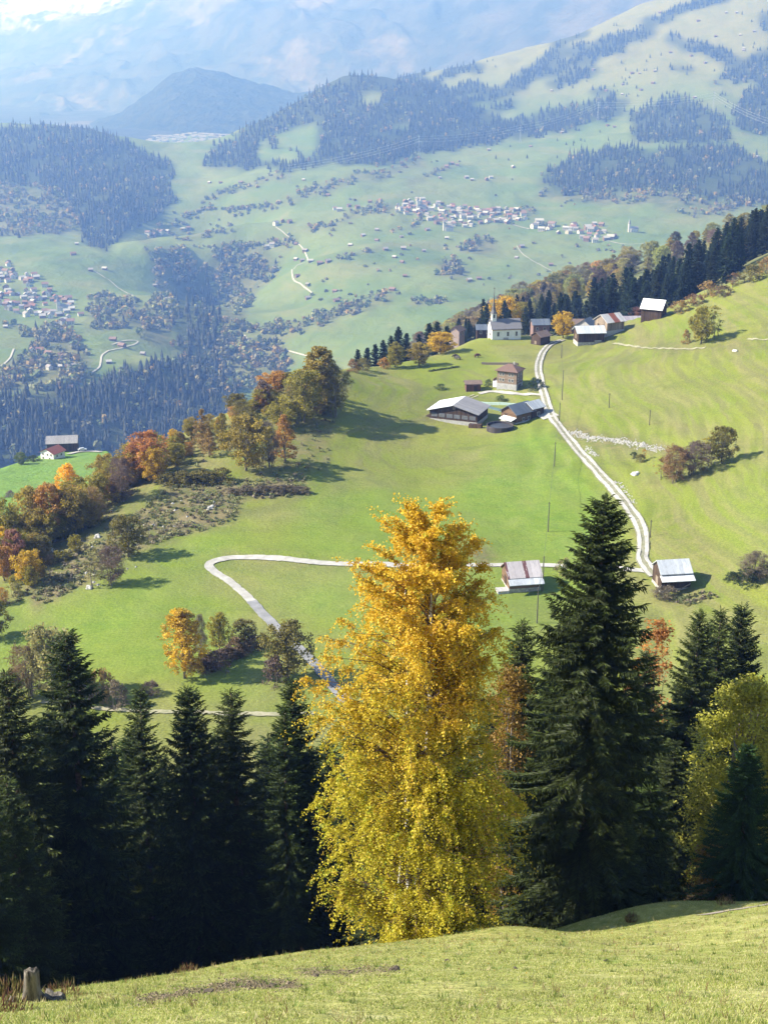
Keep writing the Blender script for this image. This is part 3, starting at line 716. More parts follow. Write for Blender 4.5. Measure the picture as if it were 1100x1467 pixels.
def col4(c, j=0.0):
    c = COLORS[c] if isinstance(c, str) else c
    f = 1 + random.uniform(-j, j)
    return tuple(min(1, x * f * (1 + random.uniform(-j, j) * 0.4)) for x in c) + (1.0,)
WIDE = 1.22
def plant(p, proto, H, R, name, label, cat, color, group=None, jit=0.0):
    t = thing(name, label, cat, p, random.uniform(0, 6.28), group, (WIDE * R / proto['R'], WIDE * R / proto['R'], H / proto['H']))
    if 'spruce' in name: t.rotation_euler = (random.gauss(0, 0.014), random.gauss(0, 0.014), t.rotation_euler.z)
    link('trunk', proto['trunk'], t)
    c = link('crown', proto['crown'], t); c.color = col4(color, jit)
    return t

# ------------------------------------------------------------------ the tall spruces at the edge of the pasture
def spruce_at(u, vtop, Y, wpx, i, label, group='spruces along the lower edge of the pasture', color='spruce', Hmax=40):
    s, t = st(u, vtop); x = s * Y
    z = floor_at(x, Y, 'g'); H = t * Y - z
    p = Vector((x, Y, z - 0.1))
    R = 1.18 * wpx / F * depth(Vector((x, Y, t * Y))) / 2
    return plant(p, SPR[i % 4], H, R, 'spruce', label, 'spruce tree', color, group, 0.18)
near_spruces = [
 (860, 712, 57, 262, 2, 'tallest and widest dark spruce, just right of the golden birch'),
 (95, 903, 72, 215, 0, 'broad dark spruce, the tallest near the left side, standing above its row'),
 (190, 982, 78, 130, 1, 'slim dark spruce between the broad one and the brighter green one'),
 (266, 972, 73, 165, 2, 'bright green topped spruce below the yellow poplar'),
 (336, 982, 74, 150, 3, 'spruce with a rounded leafy top below the oak by the asphalt road'),
 (428, 962, 75, 150, 0, 'spruce right beside the left flank of the golden birch'),
 (403, 1008, 71, 100, 1, 'small spruce tucked left of the one touching the birch'),
 (8, 955, 68, 190, 1, 'dark spruce cut off by the left border of the view'),
 (758, 882, 66, 150, 3, 'slim spruce squeezed between golden birch and the tallest spruce'),
 (992, 868, 82, 150, 0, 'dark spruce with a forked top in front of the orange tree'),
 (1048, 866, 88, 130, 1, 'spruce left of the twin at the right border, under the silver roofed barn'),
 (1085, 862, 90, 150, 2, 'spruce at the right border behind the yellow green tree'),
 (1020, 905, 95, 110, 3, 'lower spruce half hidden between the forked one and its neighbour'),
 (940, 930, 80, 130, 1, 'dark spruce hidden behind the right boughs of the tallest spruce'),
]
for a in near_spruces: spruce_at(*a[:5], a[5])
for u, vt, Y, w, i in [(45, 1040, 82, 150, 2), (145, 1060, 90, 150, 3), (225, 1075, 86, 130, 0), (300, 1080, 88, 140, 1), (370, 1070, 86, 140, 2), (460, 1060, 84, 150, 3), (520, 1080, 80, 150, 0), (590, 1060, 84, 150, 1),
                       (660, 1030, 82, 150, 2), (715, 985, 78, 150, 3), (800, 960, 76, 150, 0), (900, 1000, 74, 170, 1), (960, 1010, 86, 150, 2), (700, 1080, 66, 110, 1), (930, 1110, 64, 110, 3), (965, 1060, 70, 120, 0), (1015, 1040, 78, 130, 1), (1040, 1090, 62, 110, 2), (560, 1120, 64, 130, 3), (500, 1010, 92, 140, 1), (180, 1050, 96, 150, 2), (310, 1040, 98, 150, 3), (385, 1050, 96, 150, 1), (60, 1010, 98, 150, 0), (820, 930, 88, 150, 1), (780, 1080, 62, 120, 2), (1090, 1010, 84, 150, 0),
                       (20, 1110, 60, 130, 3),]:
    spruce_at(u, vt, Y, w, i, 'dark spruce deep in the shaded stand behind the front row', 'spruces in the shade behind the front row')
for u, vt, Y, w, i in [(-70, 930, 74, 180, 2), (-150, 900, 70, 200, 0), (-230, 920, 76, 200, 1), (-120, 960, 62, 180, 3), (-310, 930, 70, 200, 2), (-210, 1000, 58, 170, 1), (-60, 1060, 56, 150, 0)]:  # unseen spruces left of the view, added to cast shade on the front row
    spruce_at(u, vt, Y, w, i, 'unseen dark spruce added past the left border to shade the stand', 'added shade spruces past the left border')
t_ = spruce_at(1082, 1062, 54, 120, 2, 'young green spruce in front of the yellow green tree at right', 'young spruces')
for ch in t_.children:
    if ch.name.startswith('crown'): ch.color = (0.035, 0.075, 0.022, 1)
t_ = spruce_at(893, 1175, 55, 85, 1, 'small olive green spruce under the right boughs of the tallest spruce', 'young spruces')
for ch in t_.children:
    if ch.name.startswith('crown'): ch.color = (0.06, 0.085, 0.025, 1)

# ------------------------------------------------------------------ the golden birch
def make_birch():
    rg = np.random.default_rng(101)
    bx, by, bz = at_y(600, 1343, 51.2); bz = floor_at(bx, by, 'g')
    base = Vector((bx, by, bz)); H = height_to(base, 722); s = depth(base + Vector((0, 0, H / 2))) / F
    hz_ = [0, .05, .10, .15, .25, .35, .45, .55, .65, .72, .80, .88, .95, 1]
    rl = np.array([40, 105, 122, 128, 150, 150, 138, 146, 150, 138, 112, 90, 56, 8]) * s
    rr = np.array([20, 35, 90, 135, 150, 142, 128, 112, 102, 108, 90, 80, 56, 14]) * s
    def env(h, az):
        c = 0.5 + 0.5 * np.cos(az)
        L, R = np.interp(h, hz_, rl), np.interp(h, hz_, rr)
        return 1.06 * (L * (1 - c) + R * c)
    root = thing('birch', 'tall golden autumn birch with white trunk, alone at the edge of the pasture', 'birch tree', base)
    b = MB(); stems = []
    for (x0, lean_x, lean_y, top, r0) in ((0, 0.03, 0.0, 0.86, 0.24), (-0.45, -0.055, 0.015, 0.86, 0.15), (-1.0, -0.05, -0.05, 0.40, 0.085), (0.2, 0.075, 0.05, 0.90, 0.14)):
        n = 14; zz = np.linspace(-0.6, top * H, n)
        xs = x0 * np.exp(-np.maximum(zz, 0) / 4) + lean_x * zz * (1 if top < .5 else 0.55) + 0.12 * np.cumsum(rg.normal(size=n)) * 0.5 + (0.35 * x0)
        ys = lean_y * zz + 0.10 * np.cumsum(rg.normal(size=n)) * 0.5
        rr_ = r0 * (1 - np.linspace(0, 1, n)) ** 0.85 + 0.018
        b.tube([Vector((x, y, z)) for x, y, z in zip(xs, ys, zz)], list(rr_), 10)
        stems.append((zz, xs, ys, rr_, top))
    tw_p, tw_d, tw_L, tw_h = [], [], [], []
    lim = MB()
    for j in range(400):
        k_ = rg.choice(4, p=[0.45, 0.25, 0.08, 0.22]); zz, xs, ys, rr_, top = stems[k_]
        cap = min(1.0, top + (0.14 if k_ == 0 else 0.05)); h1 = 0.03 + (cap - 0.03) * rg.random() ** 0.78
        h0 = max(0.05, h1 - 0.05 - 0.13 * rg.random())
        az = rg.random() * 2 * math.pi
        z0 = h0 * H
        p0 = Vector((np.interp(z0, zz, xs), np.interp(z0, zz, ys), z0))
        r = env(h1, az) * ((0.45 + 0.6 * math.sqrt(rg.random())) if h1 < 0.72 else 0.22 + 0.84 * math.sqrt(rg.random()))
        p2 = Vector((math.cos(az) * r, math.sin(az) * r * 0.95, h1 * H + rg.normal() * 0.3))
        p1 = p0.lerp(p2, 0.5) + Vector((0, 0, 0.35 + 0.3 * rg.random()))
        rb = min(0.042, np.interp(z0, zz, rr_) * 0.45)
        lim.tube([p0, p1, p2], [rb, rb * 0.6, 0.008], 5, cap=False)
        for q in range(11):
            t = 0.22 + 0.78 * rg.random()
            pt = (p0 * (1 - t) ** 2 + p1 * 2 * t * (1 - t) + p2 * t * t)
            for w_ in range(3):
                a2 = rg.random() * 2 * math.pi; o = 0.12 + 0.75 * rg.random()
                tw_p.append((pt.x, pt.y, pt.z)); tw_d.append((math.cos(a2) * o + math.cos(az) * 0.35, math.sin(a2) * o + math.sin(az) * 0.35, 0.25 + 0.3 * rg.random() - (0.1 if h1 < .8 else -0.5))); tw_L.append((0.55 + 0.85 * rg.random()) * (1 if h1 < .85 else 0.8)); tw_h.append(h1)
    P, D, L, Hh = np.array(tw_p), np.array(tw_d), np.array(tw_L), np.array(tw_h)
    per = 25; n = len(P); idx = np.repeat(np.arange(n), per); t = rg.random(len(idx)) * 0.95 + 0.05
    drop = np.where(Hh > 0.86, 0.25, 1.0)[idx]
    C = P[idx] + D[idx] * (t * L[idx])[:, None] * np.array([1, 1, 0.6]); C[:, 2] -= drop * 0.85 * (t * L[idx]) ** 2
    C += rg.normal(size=C.shape) * 0.055
    C[:, 2] = np.maximum(C[:, 2], 0.25)
    nrm = unit(rg.normal(size=C.shape) + np.array([0, 0, 0.25])); a = unit(np.cross(nrm, rg.normal(size=C.shape))); bb = np.cross(nrm, a)
    sz = 0.028 + 0.024 * rg.random(len(C))
    V = np.stack([C - a * sz[:, None] * 1.15, C + bb * sz[:, None], C + a * sz[:, None] * 1.15, C - bb * sz[:, None]], 1).reshape(-1, 3)
    hrel = C[:, 2] / H
    g = np.clip((hrel - 0.42) / 0.35 + rg.normal(size=len(C)) * 0.16 + (Hh[idx] - hrel) + 0.25 * np.sin(C[:, 0] * 1.1 + 3) * np.sin(C[:, 2] * 0.8), 0, 1)[:, None]
    lowc = np.array([0.50, 0.43, 0.030]); hic = np.array([0.68, 0.45, 0.036]); brn = np.array([0.40, 0.16, 0.025])
    colr = lowc * (1 - g) + hic * g
    pick = rg.random(n)[idx]
    colr = np.where((pick < 0.12)[:, None], brn * 0.35 + colr * 0.65, colr)
    colr = np.where((pick > 0.9)[:, None], colr * np.array([0.62, 0.8, 0.9]), colr)
    colr = colr * (0.75 + 0.5 * rg.random(len(C)))[:, None]
    m = leaf_material("birch_leaves", transl=0.42, own='leafcol')
    link('crown', np_mesh("birch_crown", V, np.arange(len(V)).reshape(-1, 4), [m], {'leafcol': np.repeat(colr, 4, 0)}), root)
    kk = NT("birch_bark"); o = kk.obj()
    dark = kk.ramp(kk.noise(kk.scaled(o, (2.0, 2.0, 7.0)), 1.0, 5, 0.7), 0.54, 0.62)
    kx = kk.n('ShaderNodeSeparateXYZ'); kk.t.links.new(o, kx.inputs[0])
    c_ = kk.mix(dark, (0.66, 0.63, 0.57), (0.06, 0.05, 0.045))
    M_bb = kk.surf(c_, 0.8)
    trunk = b.build('trunk', M_bb, root, True)
    lim.build('limbs', plain("birch_twigs", (0.10, 0.065, 0.045), 0.3, 5), root, True)
make_birch()
# ------------------------------------------------------------------ single trees and bushes of the meadow terrace
def tree(u, vb, vt, w, kind, color, label, i=0, cat='tree', group=None, name=None, which='g'):
    p = hit(u, vb, which)
    if p is None: print("no ground for", label); return
    H = height_to(p, vt); R = w / F * depth(p) / 2
    nm = name or {'round': 'broadleaf_tree', 'tall': 'slim_tree', 'cone': 'larch_tree', 'bush': 'bush', 'bare': 'bare_tree', 'thin': 'thin_tree'}[kind]
    pr = BRD[kind, i % (3 if kind == 'round' else 2)]
    return plant(p - Vector((0, 0, 0.1)), pr, H, R, nm, label, cat if kind != 'bush' else 'bush', color, group)
K = 'trees on the knoll'; TREES = [
 (458, 590, 493, 46, 'tall', 'gold', 'tall golden brown tree crowning the top of the knoll', 0),
 (436, 605, 528, 50, 'round', 'yolive', 'golden olive tree on the shoulder just below the knoll top', 1),
 (478, 595, 522, 46, 'bare', 'olive', 'half bare olive tree on the shaded right flank of the knoll top', 0),
 (470, 590, 512, 36, 'cone', 'gold', 'smaller golden brown tree leaning right of the knoll top', 1),
 (448, 575, 508, 30, 'cone', 'yolive', 'olive pointed tree left behind the knoll top', 0),
 (377, 585, 545, 34, 'bush', 'mauve', 'round mauve leafless shrub on the knoll crest', 0),
 (395, 563, 531, 42, 'round', 'orange', 'low orange brown tree behind the mauve shrub', 0),
 (418, 560, 533, 34, 'round', 'olive', 'olive tree between the orange brown one and the knoll top', 1),
 (403, 612, 575, 42, 'round', 'yolive', 'bright yellow green bush tree below the mauve shrub', 2),
 (353, 674, 594, 62, 'round', 'gold', 'large yellow and olive tree in the middle of the knoll slope', 0),
 (384, 670, 604, 30, 'bare', 'grey', 'grey half bare tree between the yellow one and the orange larch', 1),
 (408, 663, 592, 42, 'cone', 'orange', 'orange larch on the knoll slope beside the long shadows', 0),
 (291, 645, 584, 28, 'cone', 'tan', 'tan larch at the left end of the knoll slope', 1),
 (300, 655, 612, 24, 'cone', 'tan', 'small tan larch in front of its taller twin', 0),
 (319, 642, 590, 20, 'cone', 'gold', 'slim golden larch standing right of the tan pair', 1),
 (317, 590, 544, 32, 'round', 'pale', 'pale tan tree on the skyline of the knoll', 1),
 (299, 598, 552, 20, 'tall', 'yolive', 'slim yellow green tree on the skyline left of the pale one', 0),
 (338, 588, 562, 30, 'round', 'olive', 'low olive tree on the skyline right of the pale one', 2),
 (272, 605, 573, 42, 'round', 'tan', 'tan bushy tree lower on the skyline', 2),
 (240, 628, 583, 42, 'round', 'yolive', 'olive tree with rounded crown behind the red one', 0),
 (216, 640, 597, 36, 'round', 'olive', 'dark olive tree left of its rounded neighbour on the ridge', 1),
 (212, 688, 617, 52, 'round', 'redorange', 'bright red and orange tree on the ridge', 2),
 (186, 655, 606, 34, 'round', 'yolive', 'olive tree behind the left side of the red one', 1),
 (176, 718, 655, 36, 'bare', 'mauve', 'mauve brown half bare tree left below the red one', 0),
 (150, 705, 650, 38, 'round', 'gold', 'golden brown tree on the ridge above the mauve one', 1),
 (127, 690, 646, 24, 'round', 'yellow', 'bright yellow tree beside the green shelf', 0),
 (98, 720, 664, 32, 'round', 'yellow', 'bright yellow tree further down the ridge line', 1),
 (109, 765, 690, 44, 'round', 'gold', 'golden olive tree in the middle of the ridge row', 2),
 (135, 752, 697, 34, 'bare', 'tan', 'tan half bare tree right in the ridge row', 1),
 (117, 762, 718, 22, 'thin', 'pale', 'small pale green tree at the foot of the tan half bare one', 0),
 (75, 775, 690, 44, 'round', 'orange', 'orange tinted tree on the ridge row', 0),
 (44, 782, 697, 46, 'round', 'gold', 'golden brown tree at the left of the ridge row', 1),
 (14, 800, 715, 44, 'round', 'yolive', 'yellow olive tree at the left border of the ridge row', 2),
 (22, 820, 758, 32, 'round', 'red', 'pinkish red tree near the left border', 0),
 (6, 832, 780, 30, 'round', 'orange', 'orange tree at the left border under the pinkish red one', 1),
 (42, 836, 786, 38, 'round', 'golden', 'golden tree with thin dark trunk below the pinkish red one', 2),
 (62, 805, 766, 30, 'round', 'olive', 'olive bushy tree right of the golden thin trunked one', 0),
 (165, 700, 668, 26, 'bare', 'brown', 'brown bare tree squeezed between the golden and the red one', 1),
 (184, 798, 737, 42, 'round', 'olive', 'olive green tree alone on the meadow under the scrub', 1),
 (162, 838, 782, 36, 'bare', 'mauve', 'mauve leafless tree on the meadow beside a pale sapling', 0),
 (136, 840, 784, 28, 'thin', 'pale', 'pale green sapling left of the mauve leafless tree', 1),
 (264, 972, 869, 46, 'tall', 'golden', 'golden yellow poplar shaped tree in the lower meadow', 0),
 (289, 952, 880, 18, 'bare', 'grey', 'slim grey leafless tree touching the golden poplar', 1),
 (315, 932, 877, 28, 'round', 'yolive', 'small yellow olive tree right of the slim leafless one', 0),
 (351, 924, 886, 30, 'round', 'olive', 'small dark olive tree at the end of the meadow hedge', 1),
 (413, 972, 889, 62, 'round', 'olive', 'olive green oak beside the asphalt road', 0),
 (395, 978, 940, 34, 'bush', 'mauve', 'mauve bush at the foot of the oak', 1),
 (336, 940, 915, 40, 'bush', 'brown', 'brown bush in the meadow hedge', 0),
 (310, 958, 930, 40, 'bush', 'mauve', 'mauve brown bush in the hedge below the small yellow tree', 1),
 (78, 1000, 893, 70, 'round', 'pale', 'pale olive tree above the front spruces at left', 2),
 (40, 1000, 925, 50, 'bare', 'brown', 'brown half bare tree behind the front spruces at left', 0),
 (110, 1010, 955, 50, 'bush', 'mauve', 'mauve bush right of the pale olive tree', 0),
 (146, 1005, 958, 36, 'bush', 'tan', 'tan bush at the right end of the lower left thicket', 1),
 (168, 1012, 975, 36, 'bush', 'grey', 'grey bush above the narrow path', 0),
 (10, 1010, 960, 50, 'bush', 'olive', 'olive bush at the left border behind the spruces', 1),
 (215, 996, 975, 26, 'bush', 'mauve', 'small mauve bush left of the golden poplar', 1),
 (965, 690, 638, 40, 'bare', 'rust', 'rust brown tree with visible trunk in the copse on the right slope', 0),
 (995, 680, 632, 42, 'bare', 'mauve', 'mauve grey leafless tree in the middle of the right slope copse', 1),
 (1012, 668, 625, 30, 'thin', 'yolive', 'thin yellowing tree in the right slope copse', 0),
 (1033, 664, 610, 34, 'round', 'olive', 'olive green tree at the right end of the copse', 1),
 (950, 684, 656, 22, 'thin', 'tan', 'small tan sapling at the left end of the copse', 1),
 (1004, 492, 438, 34, 'round', 'yolive', 'yellow green tree alone on the upper right meadow', 1),
 (1020, 484, 436, 28, 'thin', 'yolive', 'thin yellow green tree behind the lone meadow tree', 0),
 (982, 492, 472, 14, 'bush', 'tan', 'small tan bush left of the lone meadow tree', 0),
 (1080, 832, 790, 40, 'bare', 'grey', 'grey bare shrub at the right border on the meadow', 1),
 (1070, 836, 815, 36, 'bush', 'dkgreen', 'dark green bush under the grey bare shrub', 0),
 (908, 656, 647, 10, 'bush', 'dkgreen', 'small round dark bush by the road with the stones', 0),
 (917, 662, 650, 13, 'bush', 'olive', 'second small round bush by the road', 1),
 (922, 660, 642, 9, 'thin', 'orange', 'little orange sapling beside two small round bushes', 0),
 (806, 484, 445, 30, 'round', 'golden', 'round golden tree beside the hamlet road', 2),
 (566, 526, 488, 20, 'tall', 'yolive', 'slim yellow tree at the meadow rim left of the church', 1),
 (600, 524, 490, 30, 'round', 'gold', 'golden brown tree at the meadow rim', 0),
 (631, 507, 475, 34, 'round', 'golden', 'round golden tree at the meadow rim below the church', 1),
 (550, 527, 512, 16, 'bush', 'orange', 'small orange bush at the meadow rim', 0),
 (520, 530, 512, 22, 'bush', 'olive', 'olive bush at the meadow rim right of the knoll', 1),
 (505, 532, 514, 20, 'bush', 'rust', 'rust brown bush at the meadow rim beside the knoll', 0),
 (766, 558, 541, 22, 'bush', 'teal', 'dark green garden bush right of the farmhouse', 0),
 (808, 827, 800, 24, 'bush', 'pale', 'pale bush right of the rusty roofed hut', 0),
 (952, 856, 838, 34, 'bush', 'grey', 'grey green bush in front of the silver roofed barn', 1),
 (974, 448, 430, 26, 'bush', 'tan', 'tan bush on the rim behind the white roofed barn', 0),
 (996, 436, 420, 26, 'bush', 'rust', 'rusty bush on the upper rim of the meadow', 1),
 (1014, 424, 402, 26, 'bush', 'tan', 'tall tan bush on the upper rim of the meadow', 0),
 (1034, 424, 408, 26, 'bush', 'brown', 'dark brown bush just inside the upper meadow rim', 1),
 (1050, 410, 390, 18, 'thin', 'rust', 'thin rusty sapling on the upper meadow rim', 0),
 (1075, 402, 378, 34, 'bush', 'olive', 'olive bush on the upper rim at the right', 1),
 (1096, 392, 368, 30, 'bush', 'tan', 'tan bush at the right border of the rim', 0),
 (630, 557, 549, 16, 'bush', 'green', 'low green bush left of the red roofed shed', 1),
 (700, 552, 543, 14, 'bush', 'green', 'low green garden bush left of the farmhouse', 0),
 (718, 574, 566, 16, 'bush', 'green', 'low green bush below the farmhouse drive', 1),
 (-8, 915, 860, 40, 'round', 'olive', 'olive tree just past the left border of the meadow', 1),
]
for r in TREES: tree(*r)
# right of the tallest spruce, close to the pasture
def near_tree(u, vt, Y, w, kind, color, label, i=0, leaf=None):
    s, t = st(u, vt); x = s * Y; z = floor_at(x, Y, 'g'); p = Vector((x, Y, z - 0.1)); H = t * Y - z
    R = w / F * depth(Vector((x, Y, t * Y))) / 2
    return p, H, R
def near_leafy(u, vt, Y, w, shape, color, label, seed, clumps=230, per=95, leaf=0.13):
    p, H, R = near_tree(u, vt, Y, w, 0, 0, 0)
    pr = broad_proto("near_leafy", H, R, seed, shape, clumps, per, leaf, 0.13, 0.62, stems=3)
    return plant(p, pr, H, R, 'broadleaf_tree', label, 'tree', color)
near_leafy(1078, 958, 60, 135, 'tall', (0.34, 0.33, 0.05), 'yellow green leafy tree at the right border behind the young spruce', 201, 420)
near_leafy(994, 1006, 168, 66, 'round', (0.24, 0.20, 0.05), 'olive yellow thin leafed tree above the rail fence', 202, 160, 50, 0.26)
near_leafy(733, 932, 62, 66, 'tall', (0.28, 0.17, 0.03), 'rusty orange tree behind the right flank of the birch', 203, 200, 60)
near_leafy(945, 866, 92, 72, 'round', (0.44, 0.20, 0.055), 'bright orange tree behind the tallest spruce', 204, 160, 60, 0.2)
near_leafy(1022, 1205, 57, 44, 'bush', (0.32, 0.19, 0.035), 'low yellow brown bush beside the young spruce', 205, 90, 70, 0.10)

# ------------------------------------------------------------------ conifer wood and brush slopes behind the hamlet
def vz(u, Y):
    s = st(u, 450)[0]; S = np.array([[s]]); YY = np.array([[float(Y)]])
    return s * Y, float(valley_z(S, YY)[0, 0])
rr_ = random.Random(9)
RIDGE = [((0, 815), (130, 725), 26, 70), ((120, 735), (260, 640), 22, 60), ((250, 640), (400, 580), 16, 38), ((225, 648), (420, 556), 22, 34), ((0, 850), (110, 790), 9, 40), ((400, 590), (480, 570), 8, 45)]
for (a0, a1, n_, px) in RIDGE:
    for j in range(n_):
        f = (j + rr_.random()) / n_
        u = a0[0] + f * (a1[0] - a0[0]) + rr_.uniform(-8, 8); v = a0[1] + f * (a1[1] - a0[1]) + rr_.uniform(-4, 24)
        hh = px * rr_.uniform(0.45, 0.9)
        kd = rr_.choice(['round', 'round', 'bush', 'bare', 'cone' if px < 50 else 'round'])
        if kd == 'bush': hh *= 0.5
        tree(u, v, v - hh, hh * rr_.uniform(0.6, 0.85) * (1.6 if kd == 'bush' else 1), kd, rr_.choice(['gold', 'yolive', 'olive', 'yolive', 'tan', 'yolive', 'olive', 'golden', 'gold', 'pale', 'gold', 'yolive', 'orange']),
             'autumn tree in the dense mixed row along the wooded ridge' if kd != 'bush' else 'autumn bush in the dense mixed row along the wooded ridge', j, group='autumn trees and bushes along the ridge')
rw = random.Random(5); nW = 0
for j in range(1200):
    u = rw.uniform(640, 1130); Y = rw.uniform(545, 700) if rw.random() < 0.75 else rw.uniform(700, 740)
    if u < 800 and rw.random() < 0.35: continue
    x = st(u, 450)[0] * Y; z = floor_at(x, Y)
    if z is None: continue
    lowest = -640
    pu, pv = proj(x, Y, z)
    H = rw.uniform(15, 25) if u > 830 else rw.uniform(10, 19)
    if u < 690: H *= 0.75
    tu, tvv = proj(x, Y, z + H)
    # keep clear of the near meadow and show above it
    e = np.interp(u, [p[0] for p in edge_px], [p[1] for p in edge_px])
    if tvv > e - 3 or pv < e - 75: continue
    gz = bvh_g.ray_cast(Vector((x, Y, 3000)), Vector((0, 0, -1)))[0]
    if gz is not None and gz.z > z - 0.3 and pv > e + 2: continue
    q = SPR_MID[j % 3]
    plant(Vector((x, Y, z - 0.3)), q, H, H * rw.uniform(0.17, 0.22), 'wood_spruce', 'dark spruce among the dense conifer wood behind the hamlet', 'spruce tree', (0.030, 0.047, 0.022), 'spruces of the wood behind the hamlet', 0.25)
    nW += 1
    if nW >= 240: break
print("wood spruces", nW)
for (u, vt, Y) in [(571, 468, 470), (582, 476, 475), (550, 486, 470), (560, 480, 480), (538, 492, 470), (525, 497, 470), (613, 462, 500), (626, 460, 505), (640, 466, 505), (600, 478, 490), (512, 500, 465)]:
    x = st(u, vt)[0] * Y; z = floor_at(x, Y); H = st(u, vt)[1] * Y - z
    plant(Vector((x, Y, z - 0.2)), SPR_MID[int(u) % 3], H, max(1.8, min(4, H * 0.2)), 'wood_spruce', 'dark pointed spruce behind the meadow rim between knoll and church', 'spruce tree', (0.026, 0.042, 0.022), 'spruces behind the meadow rim', 0.2)
nB = 0
for j in range(1500):
    u = rw.uniform(585, 1120); Y = rw.uniform(800, 1010)
    x, z = vz(u, Y); pu, pv = proj(x, Y, z); H = rw.uniform(9, 17)
    if rw.random() < 0.8 and u > 900: continue
    e = np.interp(u, [640, 760, 850, 930, 1000, 1100], [470, 440, 415, 388, 365, 318])
    if proj(x, Y, z + H)[1] > e + 6 and u > 640: continue
    kd = rw.choice(['round', 'round', 'bare', 'cone', 'tall']); cl = rw.choice(['tan', 'pale', 'pale', 'yolive', 'pale', 'grey', 'pale', 'gold', 'grey'])
    plant(Vector((x, Y, z - 0.3)), BRD[kd, j % 2], H, H * (0.24 if kd == 'tall' else 0.4), 'slope_tree', 'autumn tree in the mixed copse on the brushy slope above the conifer wood', 'tree', cl, 'autumn trees on the slope beyond the hamlet', 0.3)
    nB += 1
    if nB >= 230: break
print("brush trees", nB)
for (u, Y, H, kd, cl, lb) in [(722, 640, 19, 'round', 'golden', 'pale yellow tree above the church roof'), (748, 650, 14, 'round', 'yolive', 'yellow green tree right above the church nave'), (913, 545, 8, 'round', 'red', 'dark red tree at the foot of the wood behind the hamlet'),
                              (900, 520, 6, 'cone', 'green', 'small bright green tree behind the rust panelled barn'), (1085, 700, 17, 'round', 'golden', 'yellow tree at the top of the conifer wood near the right border'), (1050, 600, 12, 'bare', 'tan', 'tan half bare tree at the rim of the conifer wood')]:
    x = st(u, 450)[0] * Y; z = floor_at(x, Y)
    plant(Vector((x, Y, z - 0.2)), BRD[kd, 0], H, H * 0.4, 'broadleaf_tree', lb, 'tree', cl)
for (u, v, vt, w, kd, cl, lb) in [(30, 665, 648, 18, 'round', 'green', 'round green tree left of the white farmhouse'), (48, 660, 653, 24, 'bush', 'dkgreen', 'dark hedge bush beside the white farmhouse'), (15, 712, 703, 16, 'bush', 'grey', 'grey bush at the bottom of the green shelf')]:
    tree(u, v, vt, w, kd, cl, lb, which='t')
# ------------------------------------------------------------------ roads and tracks, laid over the ground
def catmull(pts, step):
    pts = [Vector(p) for p in pts]; P = [pts[0] * 2 - pts[1]] + pts + [pts[-1] * 2 - pts[-2]]; out = []
    for i in range(1, len(P) - 2):
        n = max(2, int((P[i + 1] - P[i]).length / step))
        for j in range(n):
            t = j / n; a, b, c_, d = P[i - 1], P[i], P[i + 1], P[i + 2]
            out.append(0.5 * ((2 * b) + (c_ - a) * t + (2 * a - 5 * b + 4 * c_ - d) * t * t + (3 * b - a - 3 * c_ + d) * t ** 3))
    out.append(P[-2]); return out
def drape(name, pix, lanes, mats, lift=0.16, step=0.8, which='g', smoothz=5, jag=0.0):
    """lanes: list of (left, right, material index, extra lift) across the path, metres from its middle"""
    w3 = [hit(u, v, which) for u, v in pix]; w3 = [p for p in w3 if p is not None]
    line = catmull([(p.x, p.y, 0) for p in w3], step); V, Fq, mi = [], [], []
    rj = random.Random(3)
    for (l, r, m, up) in lanes:
        o = len(V); rows = 0; zs = []
        for i, p in enumerate(line):
            d = (line[min(i + 1, len(line) - 1)] - line[max(i - 1, 0)]).normalized(); n = Vector((d.y, -d.x, 0))
            for x in (l + rj.uniform(-jag, jag), 0.5 * (l + r), r + rj.uniform(-jag, jag)):
                q = p + n * x; z = floor_at(q.x, q.y, which)
                V.append((q.x, q.y, z + lift + up))
            rows += 1
        for i in range(rows - 1):
            for k_ in (0, 1):
                a = o + i * 3 + k_; Fq.append((a, a + 1, a + 4, a + 3)); mi.append(m)
    me = bpy.data.meshes.new(name); me.from_pydata(V, [], Fq)
    for m in mats: me.materials.append(m)
    me.polygons.foreach_set("material_index", mi); me.polygons.foreach_set("use_smooth", [True] * len(Fq)); me.update()
    return tag(link(name, me), kind='structure')
def worldmat(name, a, b, scale, rough=0.9):
    k = NT(name); P0 = k.pos(); n = k.ramp(k.noise(P0, scale, 5, 0.65), 0.3, 0.7)
    return k.surf(k.mix(n, a, b), rough, None, 0.1)
M_conc = worldmat("pale_concrete", (0.30, 0.285, 0.255), (0.44, 0.42, 0.38), 0.5)
M_gravel = worldmat("grey_gravel", (0.15, 0.155, 0.085), (0.24, 0.225, 0.17), 0.9)
M_asph = worldmat("worn_asphalt", (0.19, 0.19, 0.19), (0.27, 0.265, 0.265), 0.5)
M_track = worldmat("earth_track", (0.22, 0.215, 0.12), (0.36, 0.33, 0.23), 0.7)
main_px = [(806, 487), (792, 492), (783, 498), (775, 510), (771, 527), (774, 547), (779, 565), (786, 587), (794, 603), (808, 621), (824, 641), (847, 666), (870, 691), (892, 716), (909, 740), (919, 762), (921, 785), (920, 800), (928, 814), (938, 826)]
drape("road", main_px, [(-1.35, 1.35, 1, 0), (-1.15, -0.38, 0, 0.10), (0.38, 1.15, 0, 0.10)], [M_conc, M_gravel], jag=0.07)
drape("road", [(928, 818), (900, 816), (850, 813), (800, 811), (740, 810), (660, 810), (580, 811), (500, 809), (440, 805), (400, 801), (360, 799), (328, 800), (308, 804), (299, 810), (306, 819), (325, 831), (346, 848), (364, 866)],
      [(-0.95, 0.95, 0, 0)], [M_conc], jag=0.1)
